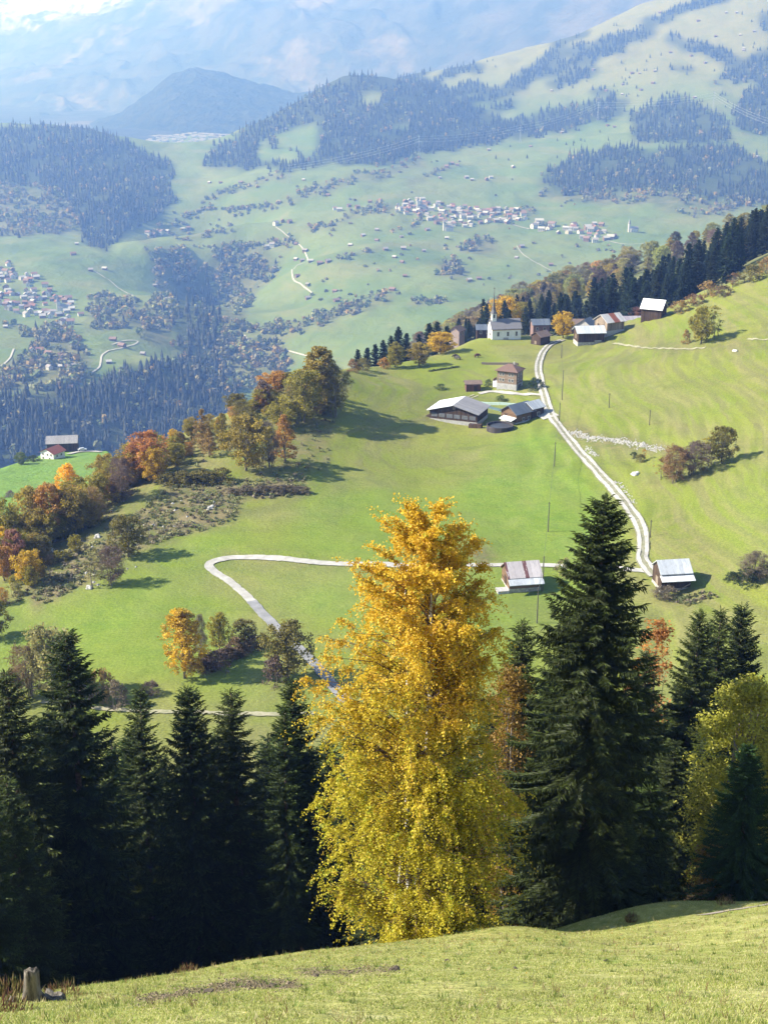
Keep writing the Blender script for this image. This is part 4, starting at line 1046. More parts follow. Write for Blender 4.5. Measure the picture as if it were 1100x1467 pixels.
drape("road", [(360, 862), (378, 882), (400, 905), (424, 926), (445, 946), (462, 965), (478, 985), (500, 1010)], [(-1.05, 1.05, 0, 0.02)], [M_asph], jag=0.08)
drape("forecourt", [(764, 588), (778, 592), (790, 598)], [(-2.5, 2.5, 0, 0.05)], [M_conc])
drape("track", [(686, 564), (705, 561), (730, 563), (755, 565), (778, 565)], [(-1.0, 1.0, 0, 0)], [M_conc])
drape("track", [(682, 566), (668, 572), (655, 580)], [(-1.1, -0.5, 0, 0), (0.5, 1.1, 0, 0)], [M_track])
drape("path", [(60, 1006), (130, 1014), (210, 1020), (300, 1022), (400, 1024), (450, 1024)], [(-0.6, 0.6, 0, 0)], [M_track], jag=0.15)
drape("path", [(878, 492), (895, 495), (930, 499), (975, 500), (1010, 498)], [(-0.7, 0.7, 0, 0)], [M_track], jag=0.2)
drape("path", [(1070, 486), (1110, 487), (1140, 488)], [(-0.5, 0.5, 0, 0)], [M_track], jag=0.2)
drape("path", [(1005, 1312), (1040, 1306), (1080, 1300), (1130, 1290)], [(-0.35, 0.35, 0, 0)], [worldmat("trodden_earth", (0.25, 0.21, 0.16), (0.36, 0.31, 0.25), 3)], 0.03, 0.5, jag=0.1)
for pix, w_ in [([(395, 325), (408, 335), (425, 348), (437, 362), (440, 374), (422, 384), (419, 396), (432, 408), (447, 420)], 3.0), ([(350, 480), (358, 490), (380, 497), (420, 505), (450, 512)], 3.0), ([(135, 388), (150, 398), (170, 413), (187, 422)], 3.0),
               ([(160, 494), (175, 489), (194, 488), (197, 491), (180, 497), (155, 503), (146, 510), (144, 520), (138, 530), (110, 548), (92, 558)], 3.2), ([(0, 526), (12, 516), (20, 500)], 3.2), ([(740, 352), (760, 372), (775, 380), (790, 388)], 2.5), ([(600, 300), (610, 308), (640, 318)], 3.5), ([(700, 312), (730, 320), (758, 328)], 4.5),
               ([(870, 345), (900, 350), (940, 348)], 2.5), ([(900, 240), (880, 250), (850, 262)], 2.5)]:
    drape("road", pix, [(-w_ / 2, w_ / 2, 0, 0)], [M_conc], 1.2, 8.0, 't')
drape("road", [(98, 651), (112, 648), (128, 647), (145, 648)], [(-1.6, 1.6, 0, 0)], [M_conc], 0.4, 2.0, 't')

# ------------------------------------------------------------------ buildings
def corrugated(name, c1, c2, rust=None, band=None, metal=0.0, rough=0.45):
    """metal sheets in the roof's own coordinates; rust: colour of rusty sheets, band: their extent along x"""
    k = NT(name); o = k.obj(); x = k.n('ShaderNodeSeparateXYZ'); k.t.links.new(o, x.inputs[0])
    sheet = k.n('ShaderNodeTexWhiteNoise', noise_dimensions='1D'); k.t.links.new(k.math('FLOOR', k.math('MULTIPLY', x.outputs[0], 1.25)), sheet.inputs['W'])
    c = k.mix(sheet.outputs['Value'], c1, c2)
    n = k.noise(k.scaled(o, (1.2, 0.35, 0.35)), 2.0, 5, 0.65)
    c = k.mix(k.math('MULTIPLY', k.ramp(n, 0.45, 0.7), 0.5), c, [q * 0.6 for q in c1])
    if rust:
        m = k.ramp(k.math('ADD', k.math('MULTIPLY', sheet.outputs['Value'], 0.5), k.math('MULTIPLY', n, 0.6)), 0.50, 0.56)
        if band:
            m = k.math('MULTIPLY', m if len(band) > 2 else 1.0, k.math('MULTIPLY', k.math('GREATER_THAN', x.outputs[0], band[0]), k.math('LESS_THAN', x.outputs[0], band[1])))
        c = k.mix(m, c, k.mix(k.ramp(n, 0.3, 0.7), rust, [q * 0.55 for q in rust]))
    w = k.math('SINE', k.math('MULTIPLY', x.outputs[0], 26.0))
    return k.surf(c, rough, k.bump(w, 0.35, 0.05), 0.35, metal)
def boards(name, c, along=2, scale=4.0, var=0.45):
    """weathered upright boards or logs"""
    k = NT(name); o = k.obj(); x = k.n('ShaderNodeSeparateXYZ'); k.t.links.new(o, x.inputs[0])
    run = k.math('ADD', x.outputs[0], x.outputs[1]) if along == 2 else x.outputs[2]
    wn_ = k.n('ShaderNodeTexWhiteNoise', noise_dimensions='1D'); k.t.links.new(k.math('FLOOR', k.math('MULTIPLY', run, scale)), wn_.inputs['W'])
    c_ = k.mix(wn_.outputs['Value'], [q * (1 - var) for q in c], [min(1, q * (1 + var)) for q in c])
    n = k.ramp(k.noise(o, 1.2, 5, 0.6), 0.3, 0.7)
    c_ = k.mix(k.math('MULTIPLY', n, 0.4), c_, [q * 0.55 for q in c])
    return k.surf(c_, 0.9, None, 0.1)
M_white = plain("white_render", (0.74, 0.73, 0.70), 0.06, 0.8, 0.9); M_stonew = plain("stone_wall", (0.36, 0.34, 0.31), 0.35, 2.5, 0.95, bump=0.5)
M_darkw = boards("dark_boards", (0.075, 0.050, 0.036)); M_brownw = boards("brown_logs", (0.15, 0.095, 0.058), 1, 3.2); M_palew = boards("sunbleached_boards", (0.27, 0.215, 0.165), 2, 3.5)
M_glass = plain("window_glass", (0.03, 0.035, 0.045), 0.2, 3, 0.15, spec=0.5); M_frame = plain("window_frame", (0.55, 0.52, 0.46), 0.1, 3)
M_tanw = boards("tan_wood", (0.25, 0.185, 0.135), 1, 3.0, 0.25); M_concw = plain("concrete_wall", (0.38, 0.37, 0.36), 0.15, 1.5)
R_silver = corrugated("silver_sheets", (0.42, 0.44, 0.47), (0.56, 0.58, 0.60)); R_bright = corrugated("bright_sheets", (0.72, 0.73, 0.74), (0.80, 0.80, 0.80))
R_dark = corrugated("dark_blue_sheets", (0.10, 0.12, 0.155), (0.14, 0.165, 0.20)); R_grey = corrugated("grey_fibre_sheets", (0.23, 0.22, 0.225), (0.28, 0.27, 0.275), rough=0.8)
R_slate = plain("grey_slates", (0.17, 0.165, 0.175), 0.3, 3, 0.8, stretch=(1, 3, 3)); R_tile = plain("red_brown_tiles", (0.155, 0.098, 0.08), 0.3, 4, 0.85, stretch=(1, 3, 3)); R_red = plain("red_tiles", (0.20, 0.075, 0.06), 0.25, 4, 0.85)
R_rusty = corrugated("rusty_sheets", (0.40, 0.36, 0.36), (0.50, 0.46, 0.46), (0.17, 0.075, 0.07), (-9, 0.9, 1)); R_panel = corrugated("sheets_with_rust_panel", (0.42, 0.40, 0.39), (0.52, 0.50, 0.49), (0.28, 0.09, 0.045), (-1.0, 1.9))
R_lilac = corrugated("lilac_grey_sheets", (0.27, 0.24, 0.27), (0.36, 0.33, 0.36)); R_brown = plain("brown_shingles", (0.16, 0.115, 0.095), 0.3, 3, 0.85); R_pale = corrugated("pale_sheets", (0.62, 0.62, 0.62), (0.72, 0.72, 0.72))

class House:
    """gabled building; ridge along local x, the wall with y < 0 looks back along -y"""
    def __init__(s, name, label, cat, u, v, rot, L, W, hw, hr, which='g', group=None, sink=0.0, loc=None, k=1.0):
        p = loc or hit(u, v, which)
        s.L, s.W, s.hw, s.hr = L, W, hw, hr
        s.root = thing(name, label, cat, p - Vector((0, 0, sink)), math.radians(rot), group, (k, k, k))
    def walls(s, m, base=None, hb=0.0, deep=3.0, label=None):
        L, W, h, r = s.L / 2, s.W / 2, s.hw, s.hr; b = MB(); z0 = hb if base else -deep
        V = [(-L, -W, z0), (L, -W, z0), (L, W, z0), (-L, W, z0), (-L, -W, h), (L, -W, h), (L, W, h), (-L, W, h), (-L, 0, h + r), (L, 0, h + r)]
        b.add(V, [(0, 1, 5, 4), (2, 3, 7, 6), (1, 2, 6, 9, 5), (3, 0, 4, 8, 7), (4, 5, 9, 8), (6, 7, 8, 9), (0, 3, 2, 1)])
        b.build('wall', m, s.root)
        if base:
            c = MB(); c.box(-L - 0.06, -W - 0.06, -deep, L + 0.06, W + 0.06, hb); c.build('plinth', base, s.root)
        return s
    def roof(s, m, over=0.6, gable=0.5, th=0.16, m2=None, chimney=None):
        L, W, h, r = s.L / 2 + gable, s.W / 2, s.hw, s.hr
        sl = r / W; ex = W + over; ez = h - over * sl + 0.05; rz = h + r + 0.05
        for i, (sg, mm) in enumerate(((-1, m), (1, m2 or m))):
            b = MB(); y = sg * ex
            V = [(-L, y, ez), (L, y, ez), (L, 0, rz), (-L, 0, rz), (-L, y, ez + th), (L, y, ez + th), (L, 0, rz + th), (-L, 0, rz + th)]
            b.add(V, [(0, 3, 2, 1), (4, 5, 6, 7), (0, 1, 5, 4), (1, 2, 6, 5), (3, 0, 4, 7)] if sg < 0 else [(0, 1, 2, 3), (4, 7, 6, 5), (0, 4, 5, 1), (1, 5, 6, 2), (3, 7, 4, 0)])
            o = b.build('roof', mm, s.root)
            if chimney and i == 0:
                c = MB(); x, y_ = chimney; zt = rz + 0.9; c.box(x - 0.3, y_ - 0.3, h + 0.3 * r, x + 0.3, y_ + 0.3, zt); c.box(x - 0.38, y_ - 0.38, zt, x + 0.38, y_ + 0.38, zt + 0.12); c.build('chimney', M_stonew, o)
        return s
    def openings(s, face, spots, w, h, kind='window', mat=None, frame=True):
        """face 'f' y=-W/2, 'b' y=+W/2, 'l' x=-L/2, 'r' x=+L/2; spots: (along, sill height)"""
        for a, z in spots:
            b, g = MB(), MB()
            def put(bb, x0, x1, z0, z1, d0, d1):
                if face == 'f': bb.box(x0, -s.W / 2 - d1, z0, x1, -s.W / 2 - d0, z1)
                elif face == 'b': bb.box(x0, s.W / 2 + d0, z0, x1, s.W / 2 + d1, z1)
                elif face == 'l': bb.box(-s.L / 2 - d1, x0, z0, -s.L / 2 - d0, x1, z1)
                else: bb.box(s.L / 2 + d0, x0, z0, s.L / 2 + d1, x1, z1)
            f = 0.1
            if frame:
                put(b, a - w / 2 - f, a - w / 2, z - f, z + h + f, -0.02, 0.10); put(b, a + w / 2, a + w / 2 + f, z - f, z + h + f, -0.02, 0.10)
                put(b, a - w / 2, a + w / 2, z - f, z, -0.02, 0.12); put(b, a - w / 2, a + w / 2, z + h, z + h + f, -0.02, 0.10); put(b, a - 0.03, a + 0.03, z, z + h, 0.0, 0.07)
                o = b.build(kind, M_frame, s.root); put(g, a - w / 2, a + w / 2, z, z + h, -0.01, 0.05); g.build('pane', mat or M_glass, o)
            else:
                put(g, a - w / 2, a + w / 2, z, z + h, -0.02, 0.06); g.build(kind, mat or M_darkw, s.root)
        return s
    def box(s, name, x0, y0, z0, x1, y1, z1, m):
        b = MB(); b.box(x0, y0, z0, x1, y1, z1); b.build(name, m, s.root); return s

# the white church with its spire
h = House('church', 'small white church with slate roof and slim spire at the meadow rim', 'church', 722, 484, 10, 11.6, 6.6, 4.6, 2.9, k=0.93)
h.walls(M_white).roof(R_slate, 0.55, 0.35)
h.openings('f', [(-3.3, 1.5), (0.6, 1.5), (4.0, 1.5)], 0.75, 1.6).openings('f', [(-0.2, 0.0)], 2.0, 0.9, 'hatch', M_concw, False).openings('l', [(-1.6, 1.6), (1.6, 1.6)], 0.7, 1.5).openings('l', [(0, 0)], 1.2, 2.2, 'door', M_darkw, False)
h.box('eaves_band', -5.78, -3.39, 3.75, 5.78, -3.31, 4.0, plain("ochre_band", (0.40, 0.26, 0.2), 0.1))
b = MB(); b.box(-5.35, -0.95, 4.5, -3.55, 0.95, 10.0); tw_ = b.build('tower', M_white, h.root)
for (dx, dy) in ((0, -1), (-1, 0), (1, 0), (0, 1)):
    b = MB(); x, y = -4.45 + dx * 0.92, dy * 0.97
    b.box(x - (0.32 if dy else 0.04), y - (0.04 if dy else 0.32), 8.2, x + (0.32 if dy else 0.04), y + (0.04 if dy else 0.32), 9.6); b.build('belfry_opening', M_glass, tw_)
b = MB(); c0 = (-4.45, 0)
def octa(r, z): return [(c0[0] + r * math.cos(math.pi / 8 + q * math.pi / 4), c0[1] + r * math.sin(math.pi / 8 + q * math.pi / 4), z) for q in range(8)]
rings = [octa(1.45, 9.9), octa(0.75, 11.3), octa(0.36, 14.0), octa(0.05, 18.8)]
b.add([p for r in rings for p in r], [(i * 8 + q, i * 8 + (q + 1) % 8, i * 8 + 8 + (q + 1) % 8, i * 8 + 8 + q) for i in range(3) for q in range(8)] + [tuple(range(7, -1, -1))])
b.build('spire', plain("spire_copper", (0.10, 0.095, 0.10), 0.2, 3, 0.6), h.root)
b = MB(); b.tube([(-4.45, 0, 18.6), (-4.45, 0, 20.2)], 0.06, 6); b.box(-4.85, -0.05, 19.5, -4.05, 0.05, 19.62); b.build('cross', M_darkw, h.root)

House('barn', 'small dark wooden barn with red brown roof beside the church', 'barn', 774, 492, 42, 6.4, 5.6, 3.9, 1.7, k=0.8).walls(M_darkw).roof(R_brown, 0.6).openings('l', [(0.2, 0.2)], 1.1, 1.5, 'door', M_palew, False)
House('barn', 'barn with flat silver roof and dark long wall where the hamlet road ends', 'barn', 843, 491, 6, 9.4, 6.5, 4.4, 1.6).walls(M_darkw, M_stonew, 1.0).roof(R_silver, 0.7, 0.6).openings('l', [(0, 1.8)], 1.6, 1.6, 'door', M_palew, False).box('sill_board', 1.2, -3.62, 1.2, 3.6, -3.3, 1.6, M_concw)
h = House('barn', 'weathered barn with one rust coloured roof panel and whitewashed base', 'barn', 872, 477, 30, 8.6, 8.0, 5.4, 2.4, k=0.9)
h.walls(M_palew, M_concw, 2.0).roof(R_panel, 0.6, 0.6).openings('l', [(-1.8, 2.6), (1.5, 2.6)], 1.2, 1.5, 'window', M_darkw, False).openings('l', [(0, 0.0)], 1.5, 1.8, 'door', M_darkw, False)
House('barn', 'dark barn with bright white roof high on the right', 'barn', 936, 455, -28, 7.4, 6.4, 4.0, 2.6).walls(M_darkw).roof(R_bright, 0.6, 0.5).openings('r', [(0.5, 1.0)], 1.4, 1.8, 'door', M_brownw, False)
h = House('farmhouse', 'three storey tan farmhouse with red brown hipped roof', 'house', 730, 555, -27, 8.4, 7.2, 7.6, 0.02, k=0.77)
h.walls(M_tanw, M_concw, 2.4)
b = MB(); o_, z0, z1 = 0.8, 7.45, 9.7
V = [(-4.2 - o_, -3.6 - o_, z0), (4.2 + o_, -3.6 - o_, z0), (4.2 + o_, 3.6 + o_, z0), (-4.2 - o_, 3.6 + o_, z0), (-0.9, 0, z1), (0.9, 0, z1)]
V += [(x, y, z + 0.2) for x, y, z in V]
b.add(V, [(6, 7, 11, 10), (8, 9, 10, 11), (7, 8, 11), (9, 6, 10), (0, 1, 7, 6), (1, 2, 8, 7), (2, 3, 9, 8), (3, 0, 6, 9), (0, 4, 5, 1), (2, 5, 4, 3), (1, 5, 2), (3, 4, 0)]); rf_ = b.build('roof', R_tile, h.root)
b = MB(); b.box(0.9, 0.8, 8.6, 1.5, 1.4, 10.6); b.build('chimney', M_stonew, rf_)
for z in (0.7, 3.3, 5.6): h.openings('f', [(-2.8, z), (-1.5, z), (1.2, z), (2.5, z)], 0.75, 1.15)
for z in (3.3, 5.6): h.openings('r', [(-1.6, z), (1.4, z)], 0.75, 1.15)
h.openings('r', [(0.0, 0.0)], 3.4, 2.0, 'door', M_darkw, False)
h.box('balcony', -6.6, -2.2, 0.0, -4.28, 1.6, 2.5, M_white).box('railing', -6.6, -2.2, 2.5, -6.48, 1.6, 3.4, M_palew)
h = House('barn', 'large low cowshed with one white and one grey roof slope', 'barn', 657, 600, -112, 11.5, 16.5, 3.9, 2.2, k=0.88)
h.walls(M_darkw, M_concw, 1.0).roof(R_bright, 0.8, 0.9, m2=R_grey)
h.openings('r', [(-6.6 + q * 2.65, 1.7) for q in range(6)], 2.1, 1.3, 'window', plain("barn_netting", (0.13, 0.135, 0.15), 0.2), False).openings('r', [(0.2, 4.6)], 0.9, 0.9, 'vent', M_palew, False)
h.box('feed_rack', 2.0, -10.2, -0.6, 5.0, -8.6, 1.2, M_darkw)
h = House('barn', 'dark timber barn with blue grey metal roof and white roofed lean-to', 'barn', 741, 602, 42, 9.6, 7.8, 4.6, 2.5, sink=0.4, k=0.77)
h.walls(M_brownw, M_concw, 1.2).roof(R_dark, 0.7, 0.8).openings('l', [(1.5, 2.2)], 1.4, 1.5, 'window', M_darkw, False).openings('f', [(-1, 1.5), (2, 1.5)], 1.0, 1.0)
b = MB(); b.add([(-7.6, -3.9, 2.2), (-4.85, -3.9, 2.9), (-4.85, 2.4, 2.9), (-7.6, 2.4, 2.2), (-7.6, -3.9, 2.35), (-4.85, -3.9, 3.05), (-4.85, 2.4, 3.05), (-7.6, 2.4, 2.35)], [(0, 3, 2, 1), (4, 5, 6, 7), (0, 1, 5, 4), (2, 3, 7, 6), (3, 0, 4, 7)])
lt = b.build('lean_to_roof', R_bright, h.root)
for y in (-3.7, -0.8, 2.2):
    b = MB(); b.box(-7.45, y - 0.08, -2, -7.29, y + 0.08, 2.2); b.build('post', M_darkw, lt)
House('barn', 'rear wing barn with lighter metal roof joined behind the dark timber barn', 'barn', 762, 595, 42, 6.4, 6.2, 4.0, 1.9, sink=0.2, k=0.77).walls(M_darkw).roof(R_silver, 0.5, 0.5).openings('f', [(0, 1)], 1.2, 1.2)
# slurry tank
p = hit(716, 616); t_ = thing('slurry_tank', 'round dark slurry tank with open top in front of the cowshed', 'tank', p, scale=(0.78, 0.78, 0.85))
b = MB(); n = 28
for (r0, z0), (r1, z1) in zip([(4.9, -2), (4.9, 1.9), (4.6, 1.9)], [(4.9, 1.9), (4.6, 1.9), (4.6, 1.2)]):
    V = [(r * math.cos(2 * math.pi * q / n), r * math.sin(2 * math.pi * q / n), z) for r, z in ((r0, z0), (r1, z1)) for q in range(n)]
    b.add(V, [(q, (q + 1) % n, n + (q + 1) % n, n + q) for q in range(n)])
b.build('tank_wall', boards("tank_staves", (0.075, 0.065, 0.065), 2, 1.5), t_, False)
b = MB(); b.add([(4.6 * math.cos(2 * math.pi * q / n), 4.6 * math.sin(2 * math.pi * q / n), 1.25) for q in range(n)], [tuple(range(n))]); b.build('slurry', plain("slurry", (0.05, 0.055, 0.065), 0.2, 1, 0.4), t_)
House('shed', 'low garden shed with red brown roof left of the farmhouse', 'shed', 677, 558, 4, 4.6, 3.4, 2.2, 0.7).walls(boards("shed_boards", (0.16, 0.08, 0.06))).roof(R_brown, 0.4).openings('f', [(0.6, 0)], 0.9, 1.6, 'door', M_darkw, False)
h = House('hay_barn', 'hay barn with streaked rusty roof standing below the meadow road', 'barn', 746, 838, 10, 6.5, 5.8, 3.0, 2.1, sink=0.1)
h.walls(M_brownw, M_stonew, 0.6).roof(R_rusty, 0.35, 0.4).openings('l', [(0, 0.6)], 1.6, 1.8, 'door', M_darkw, False)
b = MB(); b.add([(-3.6, -4.5, 1.85), (3.6, -4.5, 1.85), (3.6, -3.2, 2.72), (-3.6, -3.2, 2.72), (-3.6, -4.5, 1.97), (3.6, -4.5, 1.97), (3.6, -3.2, 2.84), (-3.6, -3.2, 2.84)], [(0, 3, 2, 1), (4, 5, 6, 7), (0, 1, 5, 4), (1, 2, 6, 5), (2, 3, 7, 6), (3, 0, 4, 7)])
b.build('lower_roof_sheet', R_silver, h.root)
h.box('ramp', -5.6, -3.2, -1.0, -3.3, -1.0, 0.35, M_concw)
h = House('hay_barn', 'hay barn with two step silver roof at the road bend on the right', 'barn', 961, 838, 8, 6.0, 5.4, 3.4, 1.9, sink=0.0)
h.walls(M_darkw, M_stonew, 0.4).roof(R_silver, 0.15, 0.35).openings('l', [(0, 0.4)], 1.3, 1.7, 'door', M_palew, False)
b = MB(); b.add([(-3.4, -4.2, 2.35), (3.4, -4.2, 2.35), (3.4, -2.6, 3.1), (-3.4, -2.6, 3.1), (-3.4, -4.2, 2.47), (3.4, -4.2, 2.47), (3.4, -2.6, 3.22), (-3.4, -2.6, 3.22)], [(0, 3, 2, 1), (4, 5, 6, 7), (0, 1, 5, 4), (1, 2, 6, 5), (2, 3, 7, 6), (3, 0, 4, 7)])
b.build('lower_roof_sheet', R_pale, h.root)
b = MB(); b.tube([(0.3, -3.9, 0.6), (2.6, -3.6, 1.6)], 0.10, 6); b.build('leaning_pole', M_palew, h.root)
# roofs seen behind the hamlet rim
def rim_house(u, vr, Y, rot, L, W, hw, hr, wall, roof, label, name='house', cat='house'):
    x = st(u, 450)[0] * Y; ridge = st(u, vr)[1] * Y
    h = House(name, label, cat, 0, 0, rot, L, W, hw, hr, loc=Vector((x, Y, ridge - hw - hr)))
    h.walls(wall, deep=8).roof(roof, 0.5).openings('f', [(-L * 0.25, hw * 0.45), (L * 0.2, hw * 0.45)], 0.8, 1.1)
rim_house(694, 465, 520, 0, 6, 5, 3, 1.4, M_darkw, R_dark, 'dark house with blue grey roof half hidden left of the church')
rim_house(774, 457, 545, 5, 6.8, 6, 4, 1.7, plain("dull_red_wall", (0.20, 0.13, 0.115), 0.15), R_dark, 'dull red house behind the church and the small barn')
rim_house(831, 457, 525, 0, 7, 6, 3.5, 1.5, M_darkw, R_brown, 'brown roofed house left of the grey one behind the silver roofed barn')
rim_house(841, 456, 515, 60, 6.5, 6.5, 3.5, 2.4, M_concw, R_dark, 'grey roofed house just behind the silver roofed barn')
rim_house(901, 453, 520, 4, 13, 8, 4, 1.7, M_darkw, R_lilac, 'long low building with lilac grey roof behind the rust panelled barn')
rim_house(655, 467, 530, 60, 5, 4.5, 3.5, 1.5, plain("rose_wall", (0.30, 0.235, 0.215), 0.15), R_brown, 'rose walled house behind the spruces left of the church')
# farm on the lower shelf
h = House('farmhouse', 'white farmhouse with red roof on the green shelf at lower left', 'house', 76, 656, -118, 8.0, 8.0, 3.6, 1.9, 't'); h.walls(M_white).roof(R_red, 0.8, 0.6).openings('r', [(-2.4, 2.3), (0.4, 2.3), (2.6, 2.3), (-2.4, 0.4), (1.5, 0.4)], 0.8, 1.0).openings('b', [(-1.5, 1.5), (1.5, 1.5)], 0.8, 1.0)
p = hit(80, 650, 't'); h = House('barn', 'long grey roofed barn behind the white red roofed farmhouse', 'barn', 0, 0, 8, 14.5, 9, 2.6, 2.4, loc=Vector((p.x + 1.0, p.y + 11, p.z + 1.0))); h.walls(M_darkw, deep=10).roof(R_grey, 0.7, 0.6).openings('r', [(0, 0)], 2, 2.4, 'door', M_brownw, False)
# parked car there
p = hit(118, 647, 't'); t_ = thing('parked_car', 'pale silver car parked on the farm yard above the green shelf', 'car', p + Vector((0, 0, 0.55)), 0.3)
b = MB(); prof = [(-2.1, 0.35), (-2.1, 0.85), (-1.5, 0.95), (-1.0, 1.42), (0.7, 1.45), (1.4, 0.98), (2.1, 0.85), (2.15, 0.35)]
V = [(x, y, z) for y in (-0.85, 0.85) for x, z in prof]; n = len(prof)
b.add(V, [tuple(range(n)), tuple(range(2 * n - 1, n - 1, -1))] + [(q, (q + 1) % n + 0, n + (q + 1) % n, n + q)[::-1] for q in range(n)]); b.build('body', plain("car_paint", (0.55, 0.57, 0.6), 0.05, 1, 0.3, 0.3, 0.5), t_)
b = MB(); b.add([(x, y, z) for y in (-0.865, 0.865) for x, z in ((-1.2, 0.97), (-0.95, 1.35), (0.65, 1.37), (1.15, 0.99))], [(0, 1, 2, 3), (7, 6, 5, 4)]); b.build('windows', M_glass, t_)
for x in (-1.35, 1.35):
    for y in (-0.8, 0.8):
        b = MB(); b.tube([(x, y - 0.1, 0.33), (x, y + 0.1, 0.33)], 0.33, 12); b.build('wheel', M_darkw, t_)

# ------------------------------------------------------------------ small things of the farm and the meadow
M_pole = plain("pole_wood", (0.10, 0.085, 0.07), 0.3, 5)
poles = [(805, 573, 530, 'hillside pole with a short cross bar near the main road bend'), (804, 513, 494, 'pole highest up beside the hamlet road'), (872, 585, 563, 'pole alone on the slope right of the road'), (930, 609, 587, 'pole above the stone rubble strip'), (794, 668, 633, 'pole left of the road, halfway down the meadow'),
         (785, 762, 719, 'pole in the meadow above the tip of the tallest spruce'), (777, 847, 797, 'pole beside the rusty roofed hay barn'), (769, 893, 842, 'pole lowest on the meadow, behind the spruces'), (931, 770, 745, 'thin pole right of the road above the road bend'), (801, 604, 577, 'pole by the road beside the farm')]
tops = []
for u, v, vt, lb in poles:
    p = hit(u, v); H = height_to(p, vt); t_ = thing('utility_pole', 'dark wooden ' + lb, 'utility pole', p, 0, 'utility poles across the meadow')
    b = MB(); b.tube([(0, 0, -0.6), (0, 0, H)], [0.13, 0.09], 7); b.build('post', M_pole, t_)
    b = MB(); b.tube([(-0.28, 0, H - 0.35), (0.28, 0, H - 0.35)], 0.05, 6); b.build('crossbar', M_pole, t_); tops.append(p + Vector((0, 0, H - 0.3)))
def wire(name, label, pts, r, sag, mat, cat='power line'):
    b = MB()
    for a, c_ in zip(pts[:-1], pts[1:]):
        b.tube([a.lerp(c_, q / 10) - Vector((0, 0, sag * 4 * (q / 10) * (1 - q / 10))) for q in range(11)], r, 4, cap=False)
    tag(b.build(name, mat), label, cat)
M_wire = plain("wire", (0.09, 0.10, 0.09), 0.1)
wire('power_line', 'thin wire running from pole to pole down the meadow', [tops[1], tops[0], tops[9], tops[4], tops[5], tops[6], tops[7]], 0.035, 0.9, M_wire)
# cows
def cow(u, v, rot, color, label):
    p = hit(u, v); t_ = thing('cow', label, 'cow', p, rot, 'cows grazing under the church')
    me = bpy.data.meshes.new('body')
    V = [(0, 0, 1.05), (0.55, 0, 1.1), (-0.6, 0, 1.08), (0.95, 0, 1.0), (1.3, 0, 0.6), (1.5, 0, 0.32), (0.55, 0.2, 0.6), (0.55, 0.2, 0.02), (0.55, -0.2, 0.6), (0.5, -0.2, 0.02), (-0.65, 0.2, 0.62), (-0.72, 0.2, 0.02), (-0.65, -0.2, 0.62), (-0.6, -0.2, 0.02), (-0.98, 0, 1.05), (-1.05, 0, 0.55)]
    E = [(0, 1), (0, 2), (1, 3), (3, 4), (4, 5), (1, 6), (6, 7), (1, 8), (8, 9), (2, 10), (10, 11), (2, 12), (12, 13), (2, 14), (14, 15)]
    R = [.42, .40, .40, .24, .17, .11, .15, .07, .15, .07, .17, .07, .17, .07, .06, .03]
    me.from_pydata(V, E, []); o = link('body', me, t_); me.materials.append(plain("cow_hide", color, 0.25, 2))
    sk = o.modifiers.new('skin', 'SKIN'); me.skin_vertices[0].data[0].use_root = True
    for i, r in enumerate(R): me.skin_vertices[0].data[i].radius = (r, r)
    ss = o.modifiers.new('sub', 'SUBSURF'); ss.levels = 1; ss.render_levels = 1
cow(653, 513, 3.0, (0.045, 0.035, 0.03), 'dark brown cow grazing, left of the pair')
cow(656, 515.5, 2.6, (0.10, 0.09, 0.085), 'grey brown cow grazing just below the dark one')
cow(683, 512, 0.3, (0.13, 0.06, 0.04), 'reddish brown cow grazing apart on the right')
# field bank, log wall and silage row
def bushrow(a, b_, n_, hh, color, label, group):
    for j in range(n_):
        f = j / max(1, n_ - 1); u = a[0] + (b_[0] - a[0]) * f; v = a[1] + (b_[1] - a[1]) * f
        tree(u, v, v - hh * random.uniform(0.7, 1.2), hh * 1.9, 'bush', color, label, j, group=group)
bushrow((616, 532), (656, 526), 16, 2.8, 'dkgreen', 'low dark bush in the short bank under the cows', 'bushes of the bank under the cows')
bushrow((1048, 832), (1098, 822), 6, 12, 'dkgreen', 'dark low bush in the clump at the right border of the meadow', 'bushes at the right border of the meadow')
bushrow((288, 962), (372, 926), 9, 16, 'brown', 'brown leafless bush in the hedge right of the golden poplar', 'bushes of the meadow hedge')
bushrow((240, 694), (318, 690), 9, 17, 'olive', 'olive bush in the shaded bank under the knoll', 'bushes of the shaded bank')
bushrow((330, 708), (436, 706), 11, 11, 'grey', 'grey green bush along the lip of the scrub bank', 'bushes of the scrub lip')
def beam(u0, v0, u1, v1, hgt, wid, mat, name, label, cat):
    a, c_ = hit(u0, v0), hit(u1, v1); n = 12; b = MB(); pts = []
    for q in range(n + 1):
        p = a.lerp(c_, q / n); z = floor_at(p.x, p.y, 'g'); pts.append(Vector((p.x, p.y, z)))
    d = (c_ - a).normalized(); nn = Vector((-d.y, d.x, 0)) * wid / 2; V = []
    for p in pts: V += [p + nn - Vector((0, 0, 0.4)), p - nn - Vector((0, 0, 0.4)), p - nn * 0.8 + Vector((0, 0, hgt)), p + nn * 0.8 + Vector((0, 0, hgt))]
    b.add(V, [(4 * q + i, 4 * q + (i + 1) % 4, 4 * q + 4 + (i + 1) % 4, 4 * q + 4 + i) for q in range(n) for i in range(4)] + [(3, 2, 1, 0), (4 * n, 4 * n + 1, 4 * n + 2, 4 * n + 3)])
    tag(b.build(name, mat), label, cat)
beam(690, 521.5, 742, 523, 0.7, 0.7, M_pole, 'timber_stack', 'long dark row of stacked timber in the meadow above the farmhouse', 'timber')
